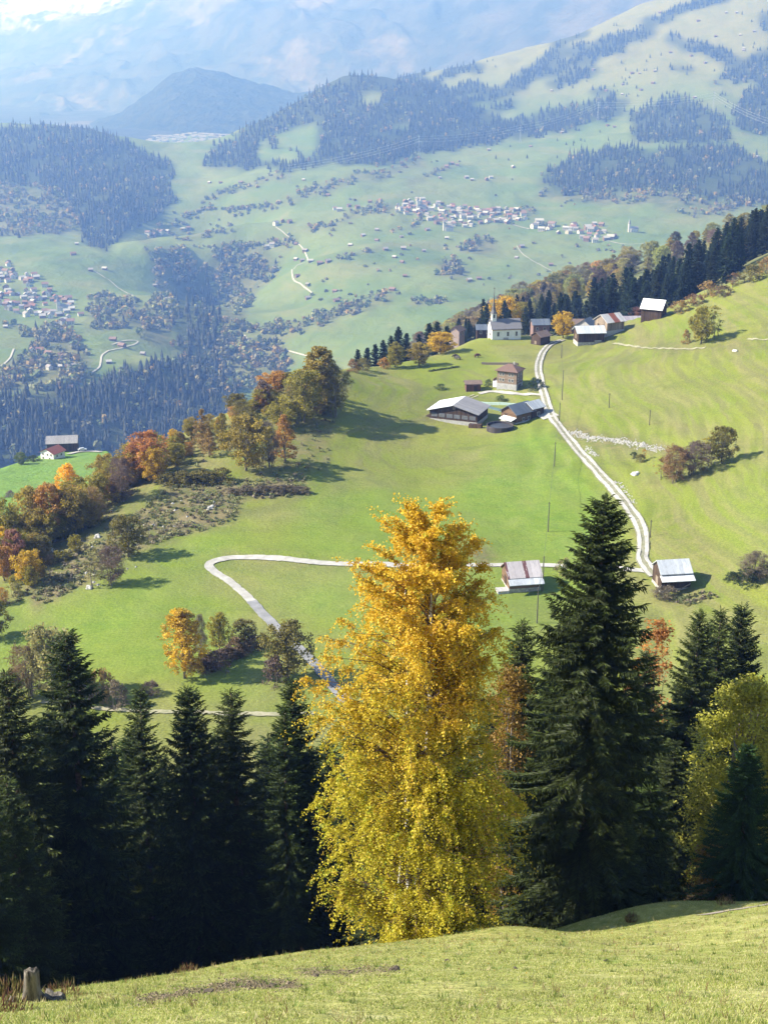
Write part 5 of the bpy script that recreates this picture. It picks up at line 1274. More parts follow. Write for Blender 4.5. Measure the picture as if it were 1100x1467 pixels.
beam(676, 577, 746, 580, 0.6, 1.1, plain("silage_film", (0.30, 0.39, 0.35), 0.1, 1.5, 0.4), 'silage_row', 'pale turquoise wrapped silage row behind the cowshed', 'silage')
beam(700, 584, 722, 590, 0.4, 1.5, plain("yard_tarp", (0.09, 0.14, 0.15), 0.15, 1.5, 0.5), 'tarpaulin', 'dark teal tarpaulin in the yard between the two big barns', 'tarpaulin')
beam(672, 612, 690, 613, 1.1, 1.5, M_darkw, 'feed_trough', 'dark wooden feed trough before the cowshed', 'trough')
# stone rubble strips
def rubble(name, label, px, n_, wid, s0, s1):
    w3 = catmull([hit(u, v) for u, v in px], 0.5); b = MB(); rr = random.Random(len(px) * 7)
    for j in range(n_):
        p = rr.choice(w3); x, y = p.x + rr.gauss(0, wid), p.y + rr.gauss(0, wid); z = floor_at(x, y, 'g'); s_ = rr.uniform(s0, s1)
        V = [(x + s_ * dx * rr.uniform(.7, 1.2), y + s_ * dy * rr.uniform(.7, 1.2), z + s_ * (dz * rr.uniform(.5, .9))) for dx, dy, dz in ((1, 0, 0), (0, 1, 0), (-1, 0, 0), (0, -1, 0), (0, 0, 1), (0, 0, -1))]
        b.add(V, [(0, 1, 4), (1, 2, 4), (2, 3, 4), (3, 0, 4), (1, 0, 5), (2, 1, 5), (3, 2, 5), (0, 3, 5)])
    o = b.build(name, worldmat("rubble_stone", (0.24, 0.23, 0.215), (0.40, 0.385, 0.36), 0.8)); tag(o, label, 'stones', kind='stuff')
rubble('rubble', 'strip of pale stone rubble across the right slope', [(820, 619), (845, 628), (880, 631), (915, 637), (950, 644)], 700, 0.9, 0.12, 0.4)
rubble('rubble', 'short line of pale stones along the road', [(840, 641), (852, 652)], 60, 0.5, 0.15, 0.4)
rubble('rubble', 'pale stones along the road edge lower down', [(884, 690), (896, 704), (908, 722)], 70, 0.4, 0.15, 0.4)
rubble('rubble', 'grey rocks in the scrub under the knoll', [(120, 830), (190, 770), (260, 730), (330, 715)], 40, 4.0, 0.2, 0.7)
def boulder(u, v, r, label, c=(0.42, 0.40, 0.37)):
    p = hit(u, v); rr = np.random.default_rng(int(u)); me = bpy.data.meshes.new('boulder'); bm = bmesh.new(); bmesh.ops.create_icosphere(bm, subdivisions=3, radius=r)
    for w_ in bm.verts:
        q = w_.co / r; f = 1 + 0.28 * math.sin(3 * q.x + u) * math.sin(2.5 * q.y + 1) + 0.15 * math.sin(6 * q.z + 4 * q.x)
        w_.co = w_.co * f; w_.co.z *= 0.7
    bm.to_mesh(me); bm.free(); me.materials.append(plain("boulder_stone", c, 0.35, 1.2, 0.95, bump=0.6)); o = link('boulder', me, None, p + Vector((0, 0, r * 0.2))); tag(o, label, 'boulder')
boulder(302, 729, 0.9, 'pale boulder on the scrub lip under the knoll'); boulder(254, 640, 1.2, 'pale boulder between the trees on the ridge'); boulder(140, 770, 0.8, 'small pale boulder in the scrub beside the lone olive tree'); boulder(72, 790, 1.1, 'pale rock in the scrub below the ridge row'); boulder(128, 843, 0.7, 'pale rock at the foot of the pale sapling')
boulder(1053, 503, 0.7, 'small white rock on the upper right meadow', (0.6, 0.58, 0.55)); boulder(910, 680, 0.9, 'pale rock between the road and the copse', (0.6, 0.58, 0.55))

# low scrub on the bank: one mass nobody could count
rs = np.random.default_rng(77); PV, PT, PC = [], [], []
for poly, n_, s_ in ((scrub_poly, 620, 0.7), (scrub2, 120, 0.55), (scrub3, 260, 0.7), ([(950, 860), (985, 868), (1030, 855), (1010, 848)], 60, 0.4)):
    xs, ys = [q[0] for q in poly], [q[1] for q in poly]; got = 0
    for _ in range(n_ * 4):
        u, v = rs.uniform(min(xs), max(xs)), rs.uniform(min(ys), max(ys))
        if not bool(inpoly(np.array([u]), np.array([v]), poly)[0]): continue
        p = hit(u, v, 'g')
        if p is None: continue
        k_ = 22; r = s_ * rs.uniform(0.5, 1.3)
        o = unit(rs.normal(size=(k_, 3))) * (rs.random((k_, 1)) ** 0.5) * np.array([r, r, r * 0.8]) + np.array([p.x, p.y, p.z + r * 0.45])
        c_ = np.array([[.25, .24, .10], [.20, .22, .08], [.29, .26, .14], [.22, .18, .12], [.18, .20, .085]])[rs.integers(5)] * rs.uniform(0.7, 1.3)
        PV.append(o); PC.append(np.tile(c_, (k_, 1))); got += 1
        if got >= n_: break
C = np.concatenate(PV); CC = np.concatenate(PC); n = len(C)
nr = unit(rs.normal(size=(n, 3))); a = unit(np.cross(nr, rs.normal(size=(n, 3)))); bb = np.cross(nr, a); z_ = rs.uniform(0.12, 0.26, (n, 1))
V = np.stack([C - a * z_ * 1.2, C + bb * z_, C + a * z_ * 1.2, C - bb * z_ * 0.8], 1).reshape(-1, 3)
M_own = leaf_material("wild_leaves", transl=0.3, own='leafcol')
tag(link("scrub", np_mesh("scrub", V, np.arange(len(V)).reshape(-1, 4), [M_own], {'leafcol': np.repeat(CC, 4, 0)})), 'low olive brown scrub on the bank under the knoll', 'scrub', kind='stuff')
# ------------------------------------------------------------------ woods, copses and hedges across the valley
M_far = leaf_material("far_foliage", transl=0.15, own='leafcol')
rf = np.random.default_rng(301)
class Mass:
    """one mesh of very many small far trees"""
    def __init__(s): s.V, s.F, s.C, s.n = [], [], [], 0
    def cone(s, p, H, R, c):
        m = 7; V = []; Fc = []
        for (z0, z1, r) in ((0.05, 0.62, 1.0), (0.38, 1.0, 0.66)):
            o = len(V); a0 = rf.random() * 6
            for q in range(m):
                a = a0 + 2 * math.pi * q / m; rr = R * r * rf.uniform(0.7, 1.2)
                V.append((p[0] + rr * math.cos(a), p[1] + rr * math.sin(a), p[2] + H * (z0 + rf.uniform(-0.04, 0.05))))
            V.append((p[0] + rf.normal() * 0.1, p[1], p[2] + H * z1))
            for q in range(m): Fc.append((o + q, o + (q + 1) % m, o + m))
        s.put(V, Fc, c)
    def put(s, V, Fc, c):
        s.V.append(np.array(V)); s.F.append(np.array(Fc) + s.n); s.n += len(V)
        s.C.append(np.tile(np.array(c) , (len(V), 1)) * (0.8 + 0.4 * rf.random((len(V), 1))))
    def blob(s, p, H, R, c):
        k_ = 26; d = unit(rf.normal(size=(k_, 3))) * (0.45 + 0.6 * rf.random((k_, 1)) ** 0.5) * np.array([R, R, H * 0.52])
        C = d + np.array([p[0], p[1], p[2] + H * 0.5]); nr = unit(d * np.array([1, 1, 0.6]) + rf.normal(size=(k_, 3)) * R * 0.5)
        a = unit(np.cross(nr, rf.normal(size=(k_, 3)))); b_ = np.cross(nr, a); z = R * rf.uniform(0.28, 0.55, (k_, 1))
        V = np.stack([C - a * z * 1.2, C + b_ * z, C + a * z * 1.1, C - b_ * z], 1).reshape(-1, 3); i = np.arange(k_) * 4
        s.put(V, np.concatenate([np.stack([i, i + 1, i + 2], 1), np.stack([i, i + 2, i + 3], 1)]), c)
    def build(s, name, label):
        me = np_mesh(name, np.concatenate(s.V), np.concatenate(s.F), [M_far], {'leafcol': np.concatenate(s.C)})
        return tag(link(name, me), label, 'wood', kind='stuff')
CON = 0.42 * np.array([[.028, .042, .022], [.034, .050, .024], [.022, .036, .022], [.050, .058, .026]])
AUT = 1.25 * np.array([[.13, .14, .06], [.15, .13, .07], [.20, .17, .07], [.10, .13, .05], [.13, .125, .085], [.23, .16, .06], [.17, .18, .075], [.11, .11, .07]])
def scatter(poly, du, dv, thin=-0.16):
    xs, ys = [q[0] for q in poly], [q[1] for q in poly]
    U, Vv = np.meshgrid(np.arange(max(min(xs), -70), min(max(xs), 1170), du), np.arange(max(min(ys), -20), max(ys), dv))
    U = (U + rf.uniform(-0.6, 0.6, U.shape) * du).ravel(); Vv = (Vv + rf.uniform(-0.6, 0.6, Vv.shape) * dv).ravel()
    U2_, V2_ = U + 11 * fbm(U / 17, Vv / 17, 401, 3) + rf.normal(size=U.shape) * 2.0, Vv + 8 * fbm(U / 17, Vv / 17, 402, 3) + rf.normal(size=U.shape) * 1.5
    m = inpoly(U2_, V2_, poly) & (fbm(U / 24, Vv / 13, 403, 3) + 0.35 * rf.random(U.shape) > thin); return list(zip(U[m], Vv[m]))
def strip_pts(line, wd, du, dv):
    poly = [(x, y - wd) for x, y in line] + [(x, y + wd) for x, y in line[::-1]]
    return scatter(poly, du, dv, -0.12)
woods = Mass()
for i, P_ in enumerate(FOREST):
    big = i == 8 or i == 9
    for u, v in scatter(P_, 5.0 if not big else 7.5, 3.2 if not big else 5.0):
        if any(bool(inpoly(np.array([u]), np.array([v]), c_)[0]) for c_ in CLEAR): continue
        p = hit(u, v, 't')
        if p is None or p.y < 1500: continue
        if rf.random() < (0.13 if i != 9 else 0.2): woods.blob(p, rf.uniform(10, 17), rf.uniform(4, 6.5), AUT[rf.integers(8)])
        else: woods.cone(p, rf.uniform(13, 29) * (1 + 0.25 * float(fbm(np.array(u / 30), np.array(v / 20), 405, 2))), rf.uniform(2.8, 5.4), CON[rf.integers(4)])
for ln, wd in STRIPS:
    for u, v in strip_pts(ln, wd, 4.5, 3.2):
        p = hit(u, v, 't')
        if p is None or p.y < 1500: continue
        woods.cone(p, rf.uniform(14, 26), rf.uniform(3.5, 5.5), CON[rf.integers(4)])
woods.build("far_woods", "dark conifer woods covering the far side of the valley")
cops = Mass()
for i, P_ in enumerate(MIXED):
    for u, v in scatter(P_, 5.4, 3.8, 0.0):
        if rf.random() < 0.12: continue
        p = hit(u, v, 't')
        if p is None or p.y < 1400: continue
        if rf.random() < 0.1: cops.cone(p, rf.uniform(10, 20), rf.uniform(3, 4.5), CON[rf.integers(4)])
        else: cops.blob(p, rf.uniform(7, 14), rf.uniform(4, 8), AUT[rf.integers(8)])
for ln, wd in MSTRIPS:
    for u, v in strip_pts(ln, wd, 5.5, 4.2):
        if rf.random() < 0.25: continue
        p = hit(u, v, 't')
        if p is None or p.y < 1400: continue
        cops.blob(p, rf.uniform(5, 12), rf.uniform(3.5, 7), AUT[rf.integers(8)])
for _ in range(420):                                                  # bushes dotted over the far meadows
    u, v = rf.uniform(220, 900), rf.uniform(230, 480)
    if float(fbm(np.array(u / 45 + v / 60), np.array(v / 16), 409, 3)) < 0.12: continue
    p = hit(u, v, 't')
    if p is not None and p.y > 1800: cops.blob(p, rf.uniform(3, 7), rf.uniform(2.5, 5), AUT[rf.integers(8)])
for _ in range(260):
    u, v = rf.uniform(640, 1100), rf.uniform(20, 230)
    if float(fbm(np.array(u / 50), np.array(v / 20), 411, 3)) < 0.08: continue
    p = hit(u, v, 't')
    if p is not None and p.y > 1800: cops.cone(p, rf.uniform(8, 16), rf.uniform(2.5, 4), CON[rf.integers(4)])
cops.build("copses", "autumn copses and hedges between the far meadows")

# ------------------------------------------------------------------ villages, hay barns, church towers
def tiny_house(wall, roof, L, W, h, r):
    b = MB(); b.box(-L / 2, -W / 2, -4, L / 2, W / 2, h, 0)
    b.add([(-L / 2, -W / 2, h), (-L / 2, W / 2, h), (-L / 2, 0, h + r)], [(0, 2, 1)], 0); b.add([(L / 2, -W / 2, h), (L / 2, W / 2, h), (L / 2, 0, h + r)], [(0, 1, 2)], 0)
    o = 0.8; s = r / (W / 2)
    for sg in (-1, 1):
        y = sg * (W / 2 + o); V = [(-L / 2 - o, y, h - o * s + .1), (L / 2 + o, y, h - o * s + .1), (L / 2 + o, 0, h + r + .1), (-L / 2 - o, 0, h + r + .1)]
        b.add(V + [(x, yy, z + .3) for x, yy, z in V], [(4, 5, 6, 7), (0, 1, 5, 4), (1, 2, 6, 5), (3, 0, 4, 7), (0, 3, 2, 1)], 1)
    for q in range(3):
        x = -L / 2 + L * (q + 0.5) / 3
        for z in (1.0, 3.6):
            if z + 1.4 < h: b.box(x - .6, -W / 2 - .08, z, x + .6, -W / 2 + .02, z + 1.3, 2); b.box(x - .6, W / 2 - .02, z, x + .6, W / 2 + .08, z + 1.3, 2)
    for z in (1.0, 3.6):
        if z + 1.4 < h: b.box(-L / 2 - .08, -0.7, z, -L / 2 + .02, 0.7, z + 1.3, 2)
    return b.mesh("village_house", [wall, roof, M_glass])
FR = [plain("far_roof_brown", (0.20, 0.13, 0.11), 0.2), plain("far_roof_grey", (0.26, 0.24, 0.25), 0.2), plain("far_roof_pale", (0.38, 0.37, 0.37), 0.2), plain("far_roof_red", (0.24, 0.12, 0.10), 0.2)]
FW = [plain("far_wall_white", (0.50, 0.49, 0.47), 0.05), plain("far_wall_cream", (0.38, 0.35, 0.31), 0.05), plain("far_wall_wood", (0.17, 0.11, 0.08), 0.2)]
kinds = [('white walled', 'brown', tiny_house(FW[0], FR[0], 12, 10, 6, 3.2)), ('white walled', 'grey', tiny_house(FW[0], FR[1], 11, 9, 6.5, 3)), ('cream walled', 'red', tiny_house(FW[1], FR[3], 11, 10, 6, 3)),
         ('dark timber', 'pale', tiny_house(FW[2], FR[2], 11, 9, 5, 3)), ('dark timber', 'brown', tiny_house(FW[2], FR[0], 10, 9, 5.5, 3)), ('cream walled', 'pale', tiny_house(FW[1], FR[2], 13, 10, 6, 2.6))]
def village(pts, where, group, wts, smin_=0.8, smax_=1.2):
    for u, v in pts:
        p = hit(u, v, 't')
        if p is None or p.y < 1400: continue
        w_, r_, me = kinds[rf.choice(6, p=wts)]; s_ = rf.uniform(smin_, smax_)
        o = link('village_house', me, None, p, rf.choice([0.15, 1.7, -0.4, 0.5]) + rf.normal() * 0.2, (s_, s_, s_))
        tag(o, f"tiny {w_} house with {r_} roof {where}", 'house', group)
def cluster(poly, n):
    xs, ys = [q[0] for q in poly], [q[1] for q in poly]; out = []
    while len(out) < n:
        u, v = rf.uniform(min(xs), max(xs)), rf.uniform(min(ys), max(ys))
        if bool(inpoly(np.array([u]), np.array([v]), poly)[0]) and all(abs(u - a) > 4.0 or abs(v - b_) > 2.6 for a, b_ in out): out.append((u, v))
    return out
wv = [.17, .2, .13, .17, .23, .10]
village(cluster([(560, 302), (572, 290), (596, 286), (625, 290), (660, 296), (700, 300), (735, 296), (752, 305), (756, 316), (730, 320), (690, 322), (660, 326), (630, 324), (605, 314), (580, 308)], 105), 'in the village on the far slope', 'houses of the village on the far slope', wv)
village(cluster([(762, 318), (800, 325), (830, 318), (860, 322), (880, 330), (885, 345), (850, 350), (820, 342), (790, 338), (765, 332)], 30), 'in the hamlet right of the far village', 'houses of the hamlet right of the far village', wv, 0.9, 1.5)
village(cluster([(-20, 372), (20, 378), (50, 392), (60, 408), (95, 425), (118, 452), (132, 470), (110, 476), (80, 462), (40, 458), (0, 440), (-20, 430)], 95), 'in the valley village at left', 'houses of the valley village at left', wv, 0.8, 1.15)
village(cluster([(40, 500), (95, 495), (105, 540), (50, 545)], 12), 'among the trees below the valley village', 'houses among trees below the valley village', wv)
village([(640, 240), (648, 235), (655, 237), (697, 258), (703, 255), (676, 258), (668, 255), (735, 240), (480, 300), (486, 302), (500, 296), (512, 298), (530, 290), (545, 288), (212, 335), (220, 338), (230, 334), (240, 332), (262, 329), (270, 328), (395, 322), (405, 318), (415, 319), (382, 355), (390, 353)], 'scattered above the far village', 'houses scattered over the far slopes', wv)
hb_ = [tiny_house(FW[2], FR[2], 8, 7, 3.5, 2.2), tiny_house(FW[2], FR[1], 8, 7, 3.5, 2.2), tiny_house(FW[2], FR[0], 9, 7, 3.5, 2.2)]
barns = [(424, 372), (433, 374), (424, 350), (437, 360), (445, 375), (426, 396), (441, 408), (480, 418), (482, 432), (441, 428), (458, 378), (470, 375), (505, 365), (502, 352), (540, 345), (552, 358), (565, 369), (576, 376), (578, 357), (607, 360), (580, 396), (562, 416), (520, 338), (540, 330), (575, 340), (640, 342), (612, 330), (672, 402), (686, 400), (740, 370),
         (789, 380), (747, 354), (130, 388), (187, 427), (150, 386), (222, 410), (175, 497), (162, 488), (205, 508), (156, 520), (82, 552), (100, 558), (8, 469), (110, 350), (105, 365), (240, 430), (350, 498), (300, 262), (316, 262), (232, 255), (345, 262), (408, 185), (435, 258), (470, 280), (630, 255),
         (916, 105), (918, 129), (935, 119), (892, 121), (891, 135), (905, 105), (868, 130), (840, 110), (850, 100), (938, 102), (1010, 90), (1065, 72), (1060, 50), (1025, 52), (990, 80), (960, 75), (1080, 45), (1065, 70), (945, 18), (1000, 30), (1040, 18), (1055, 18), (995, 140), (870, 180), (880, 182), (805, 190), (760, 210), (870, 155), (1085, 225), (790, 130), (700, 215)]
for u, v in barns:
    p = hit(u, v, 't')
    if p is None or p.y < 1400: continue
    j = rf.integers(3); s_ = rf.uniform(0.9, 1.35)
    o = link('hay_barn', hb_[j], None, p, rf.uniform(-0.6, 0.6), (s_, s_, s_)); tag(o, f"tiny dark hay barn with {['pale', 'grey', 'brown'][j]} roof on the far meadows", 'barn', 'hay barns on the far meadows')
def far_church(u, v, vt, label, W=6):
    p = hit(u, v, 't'); H = height_to(p, vt); t_ = thing('church', label, 'church', p, 0.3)
    b = MB(); b.box(-W / 2, -W / 2, -4, W / 2, W / 2, H * 0.62); b.build('tower', FW[0], t_)
    b = MB(); b.add([(-W / 2 - .3, -W / 2 - .3, H * .62), (W / 2 + .3, -W / 2 - .3, H * .62), (W / 2 + .3, W / 2 + .3, H * .62), (-W / 2 - .3, W / 2 + .3, H * .62), (0, 0, H)], [(0, 1, 4), (1, 2, 4), (2, 3, 4), (3, 0, 4), (3, 2, 1, 0)]); b.build('spire', FR[1], t_)
    o = link('nave', tiny_house(FW[0], FR[1], 20, 11, 8, 5), t_, (12, 0, 0))
far_church(84, 445, 424, 'white church with pointed tower in the valley village at left'); far_church(598, 300, 280, 'white church tower at the top of the village on the far slope', 5)
far_church(901, 332, 313, 'white church with dark pointed tower at the right end of the far hamlet', 5); far_church(636, 330, 313, 'tall pale tower block in the middle of the far village', 5)
b = MB(); rt = random.Random(4)                                     # distant town in the gap, a few pixels high
for j in range(240):
    u, v = rt.uniform(212, 335), rt.uniform(189, 207)
    if v < 205 - (u - 212) * 0.03 - 10 and rt.random() < 0.5: continue
    q = Vector(ray(u, v)); z = -470.0; y = min(7150, z / (q.z / q.y)); x = st(u, v)[0] * y; z = floor_at(x, y, 't') or -470.0
    w_, h_ = rt.uniform(5, 11), rt.uniform(6, 12)
    b.box(x - w_, y - 6, z - 12, x + w_, y + 6, z + h_, 0); b.add([(x - w_ - .5, y - 6.5, z + h_), (x + w_ + .5, y - 6.5, z + h_), (x + w_ + .5, y, z + h_ + 4), (x - w_ - .5, y, z + h_ + 4), (x + w_ + .5, y + 6.5, z + h_), (x - w_ - .5, y + 6.5, z + h_)], [(0, 1, 2, 3), (3, 2, 4, 5), (1, 4, 2), (0, 3, 5)], 1)
tag(b.build("distant_town", [FW[0], FR[1]]), 'pale distant town in the gap of the valley', 'town', kind='stuff')
# high voltage line
M_steel = plain("pylon_steel", (0.45, 0.46, 0.48), 0.1, 1, 0.5)
pts_l = []
for u, v, vt, lb in [(415, 262, 235, 'steel pylon left on the far slope, near the forested shoulder'), (600, 222, 190, 'steel pylon in the middle of the far slope above the village'), (745, 205, 172, 'steel pylon before the conifer band on the far slope'), (856, 172, 140, 'steel pylon left of the upper wood'), (1021, 158, 128, 'steel pylon highest on the right of the far slope'), (1110, 200, 165, 'steel pylon past the right border')]:
    p = hit(u, v, 't'); H = min(60, height_to(p, vt)); t_ = thing('pylon', lb, 'pylon', p, 0.2, 'pylons of the high voltage line'); b = MB()
    for sx in (-1, 1):
        for sy in (-1, 1): b.tube([(3.0 * sx, 3.0 * sy, -2), (0.5 * sx, 0.5 * sy, H * 0.7), (0.2 * sx, 0.2 * sy, H)], 0.22, 4)
    b.build('mast', M_steel, t_)
    for z, w_ in ((0.68, 8), (0.82, 6.5), (0.95, 4.5)):
        c_ = MB(); c_.box(-w_, -0.25, H * z, w_, 0.25, H * z + 0.5); c_.build('crossarm', M_steel, t_)
    pts_l.append((p, H))
M_cable = plain("cable", (0.5, 0.52, 0.55), 0.05, 1, 0.5)
for z, lb in ((0.68, 'lowest'), (0.82, 'middle'), (0.95, 'topmost')):
    wire('power_line', lb + ' cable of the high voltage line across the far slope', [p + Vector((0, 0, H * z)) for p, H in pts_l], 0.22, 9, M_cable)

# ------------------------------------------------------------------ pasture in front: grass, stump, weeds, rail fence
rg = np.random.default_rng(501)
def fg_points(n, ymin, ymax, pw=1.0):
    Y = ymin + (ymax - ymin) * rg.random(n) ** pw; S = rg.uniform(-0.31, 0.31, n); return S * (Y * 1.13 + 1.5), Y
def ground_batch(X, Y): return ground_z(X, Y)[0]
X, Y = fg_points(520000, 8.5, 54.0, 1.2)
keep = Y < np.interp(X, cX, cY) + 1.2
X, Y = X[keep], Y[keep]
dens = fbm(X / 0.8, Y / 0.8, 511, 3) + 0.5 * fbm(X / 4, Y / 4, 513, 2)
uu, vv = proj(X, Y, -1.75 + (np.interp(X, cX, cZ) + 1.75) * Y / np.interp(X, cX, cY))
bare = np.zeros(len(X))
for line, wd in (([(200, 1436), (280, 1420), (350, 1409), (425, 1412)], 7), ([(430, 1392), (500, 1392), (560, 1390)], 5)):
    bare = np.maximum(bare, np.exp(-(segdist(uu + 10 * fbm(X / .9, Y / .9, 51, 3), vv + 7 * fbm(X / .9, Y / .9, 53, 3), line) / wd) ** 2))
keep = (dens + 0.55 * rg.random(len(X)) > -0.12) & (bare < 0.35 + 0.4 * rg.random(len(X)))
X, Y, dens = X[keep], Y[keep], dens[keep]
Z = ground_batch(X, Y)
n = len(X); hgt = (0.018 + 0.032 * rg.random(n)) * (0.8 + 0.8 * np.clip(dens, 0, 1)) * (1 + 1.2 * (rg.random(n) > 0.985))
az = rg.random(n) * 2 * math.pi; le = hgt * rg.uniform(0.2, 0.9, n); wdt = 0.004 + 0.004 * rg.random(n) + 0.00016 * Y
B = np.stack([X, Y, Z - 0.01], 1); sd_ = np.stack([np.cos(az + 1.57), np.sin(az + 1.57), 0 * az], 1) * wdt[:, None]
T = B + np.stack([np.cos(az) * le, np.sin(az) * le + 0.2 * hgt, hgt], 1)
V = np.stack([B - sd_, B + sd_, T], 1).reshape(-1, 3)
gcol = np.array([[.28, .31, .06], [.35, .35, .09], [.45, .41, .17], [.22, .29, .05], [.52, .47, .25]])[rg.choice(5, n, p=[.33, .27, .16, .16, .08])]
gcol = gcol * (0.8 + 0.4 * rg.random((n, 1))) * (1 + 0.18 * fbm(X / 2.5, Y / 2.5, 521, 2))[:, None]
M_grass = leaf_material("grass_blades", transl=0.45, own='leafcol')
tag(link("grass", np_mesh("grass", V, np.arange(3 * n).reshape(-1, 3), [M_grass], {'leafcol': np.repeat(gcol, 3, 0)})), 'short yellow green grass of the steep pasture', 'grass', kind='stuff')

# fallen birch leaves and darker tussocks in the pasture
m_ = 2600; x = rg.normal(size=m_) * 9 + 3; y = 47 - np.abs(rg.normal(size=m_)) * 9; ok = (y > 9) & (y < np.interp(x, cX, cY)); x, y = x[ok], y[ok]; m_ = len(x)
C = np.stack([x, y, ground_batch(x, y) + 0.02 + 0.02 * rg.random(m_)], 1); a = unit(np.stack([rg.normal(size=m_), rg.normal(size=m_), rg.normal(size=m_) * .3], 1)); b_ = unit(np.cross(a, np.tile([0, .5, .8], (m_, 1)))); z_ = rg.uniform(0.015, 0.03, (m_, 1))
V = np.stack([C - a * z_, C + b_ * z_ * .7, C + a * z_, C - b_ * z_ * .7], 1).reshape(-1, 3)
tag(link("fallen_leaves", np_mesh("fallen_leaves", V, np.arange(4 * m_).reshape(-1, 4), [M_grass], {'leafcol': np.repeat(np.array([[.45, .25, .04], [.30, .14, .05], [.5, .38, .1]])[rg.integers(3, size=m_)], 4, 0)})), 'fallen yellow leaves on the pasture around the birch', 'leaves', kind='stuff')
m_ = 520; x, y = fg_points(m_, 10, 49, 1.0); ok = y < np.interp(x, cX, cY) - .3; x, y = x[ok], y[ok]; m_ = len(x); k_ = 26
idx = np.repeat(np.arange(m_), k_); r_ = np.abs(rg.normal(size=len(idx))) * (0.05 + 0.10 * rg.random(m_))[idx]; aa = rg.random(len(idx)) * 6.28
X, Y = x[idx] + r_ * np.cos(aa), y[idx] + r_ * np.sin(aa) * .8; Z = ground_batch(X, Y); n = len(X)
B = np.stack([X, Y, Z - .01], 1); hh = rg.uniform(.04, .13, n); sd_ = np.stack([np.cos(aa + 1.57), np.sin(aa + 1.57), 0 * aa], 1) * (0.006 + .00016 * Y)[:, None]
T = B + np.stack([np.cos(aa) * hh * .7, np.sin(aa) * hh * .7, hh], 1); V = np.stack([B - sd_, B + sd_, T], 1).reshape(-1, 3)
tc = np.array([[.16, .22, .04], [.20, .25, .05], [.42, .36, .18], [.13, .17, .04]])[rg.choice(4, m_, p=[.4, .25, .2, .15])][idx]
tag(link("tussocks", np_mesh("tussocks", V, np.arange(3 * n).reshape(-1, 3), [M_grass], {'leafcol': np.repeat(tc, 3, 0)})), 'darker grass tussocks dotted over the pasture', 'grass', kind='stuff')

m_ = 700; x, y = fg_points(m_, 10, 50, 1.0); ok = (y < np.interp(x, cX, cY)) & (fbm(x / 5, y / 5, 531, 2) > -0.05); x, y = x[ok], y[ok]; m_ = len(x); k_ = 5
idx = np.repeat(np.arange(m_), k_); B = np.stack([x[idx] + rg.normal(size=len(idx)) * .03, y[idx] + rg.normal(size=len(idx)) * .03, 0 * x[idx]], 1); B[:, 2] = ground_batch(B[:, 0], B[:, 1]) - .01
V, Fq = blades(B, unit(np.stack([rg.normal(size=len(idx)) * .3, rg.normal(size=len(idx)) * .3, np.ones(len(idx))], 1)), rg.uniform(.12, .30, len(idx)), 0.005, rg)
tc = np.array([[.50, .42, .22], [.34, .24, .12], [.22, .14, .08], [.40, .38, .16]])[rg.integers(4, size=m_)][idx]
tag(link("dry_stalks", np_mesh("dry_stalks", V, Fq, [M_grass], {'leafcol': np.tile(np.repeat(tc, 4, 0).reshape(-1, 4, 3), (2, 1, 1)).reshape(-1, 3)})), 'sparse dry stalks standing in the pasture', 'grass', kind='stuff')

# rotten stump with weeds
p = hit(46, 1436, 'g'); t_ = thing('tree_stump', 'weathered grey tree stump at the lower left edge of the pasture', 'tree stump', p, 0.6)
def stump_mesh(name, H, r0, seed, mats, lean=0.0):
    r_ = np.random.default_rng(seed); m, k_ = 22, 12; V = []; Fq = []
    ph = r_.uniform(0, 6, 4)
    for i in range(k_ + 1):
        z = -0.3 + (H + 0.3) * i / k_; f = i / k_
        for q in range(m):
            a = 2 * math.pi * q / m
            r = r0 * (1 + 0.9 * math.exp(-max(z, 0) / 0.18) * (0.6 + 0.4 * math.sin(4 * a + ph[0]))) * (1 - 0.18 * f) * (1 + 0.10 * math.sin(5 * a + ph[1] + z * 2) + 0.06 * math.sin(11 * a + ph[2]))
            zz = z + (0.05 * math.sin(a + ph[3]) + 0.025 * math.sin(5 * a)) * (1 if i == k_ else 0.3 * f)
            V.append((r * math.cos(a) + lean * max(z, 0), r * math.sin(a), zz))
    Fq = [(i * m + q, i * m + (q + 1) % m, (i + 1) * m + (q + 1) % m, (i + 1) * m + q) for i in range(k_) for q in range(m)]
    V.append((lean * H + 0.02, 0, H - 0.10)); Fq += [(k_ * m + q, k_ * m + (q + 1) % m, len(V) - 1) for q in range(m)]
    me = bpy.data.meshes.new(name); me.from_pydata(V, [], Fq); me.materials.append(mats); me.polygons.foreach_set("use_smooth", [True] * len(Fq)); me.update(); return me
kk = NT("dead_wood"); o = kk.obj(); nn = kk.noise(kk.scaled(o, (9, 9, 1.6)), 1.0, 6, 0.7)
M_dead = kk.surf(kk.mix(kk.ramp(nn, 0.35, 0.65), (0.055, 0.048, 0.038), (0.22, 0.195, 0.16)), 0.95, kk.bump(nn, 0.9, 0.05), 0.1)
Hs = height_to(p, 1391)
link('stump', stump_mesh('stump', Hs, 0.155, 3, M_dead, 0.06), t_)
link('side_snag', stump_mesh('side_snag', Hs * 0.3, 0.10, 5, M_dead, -0.1), t_, (-0.36, 0.05, 0)); link('root', stump_mesh('root', 0.1, 0.16, 8, M_dead), t_, (0.36, -0.1, -0.04))
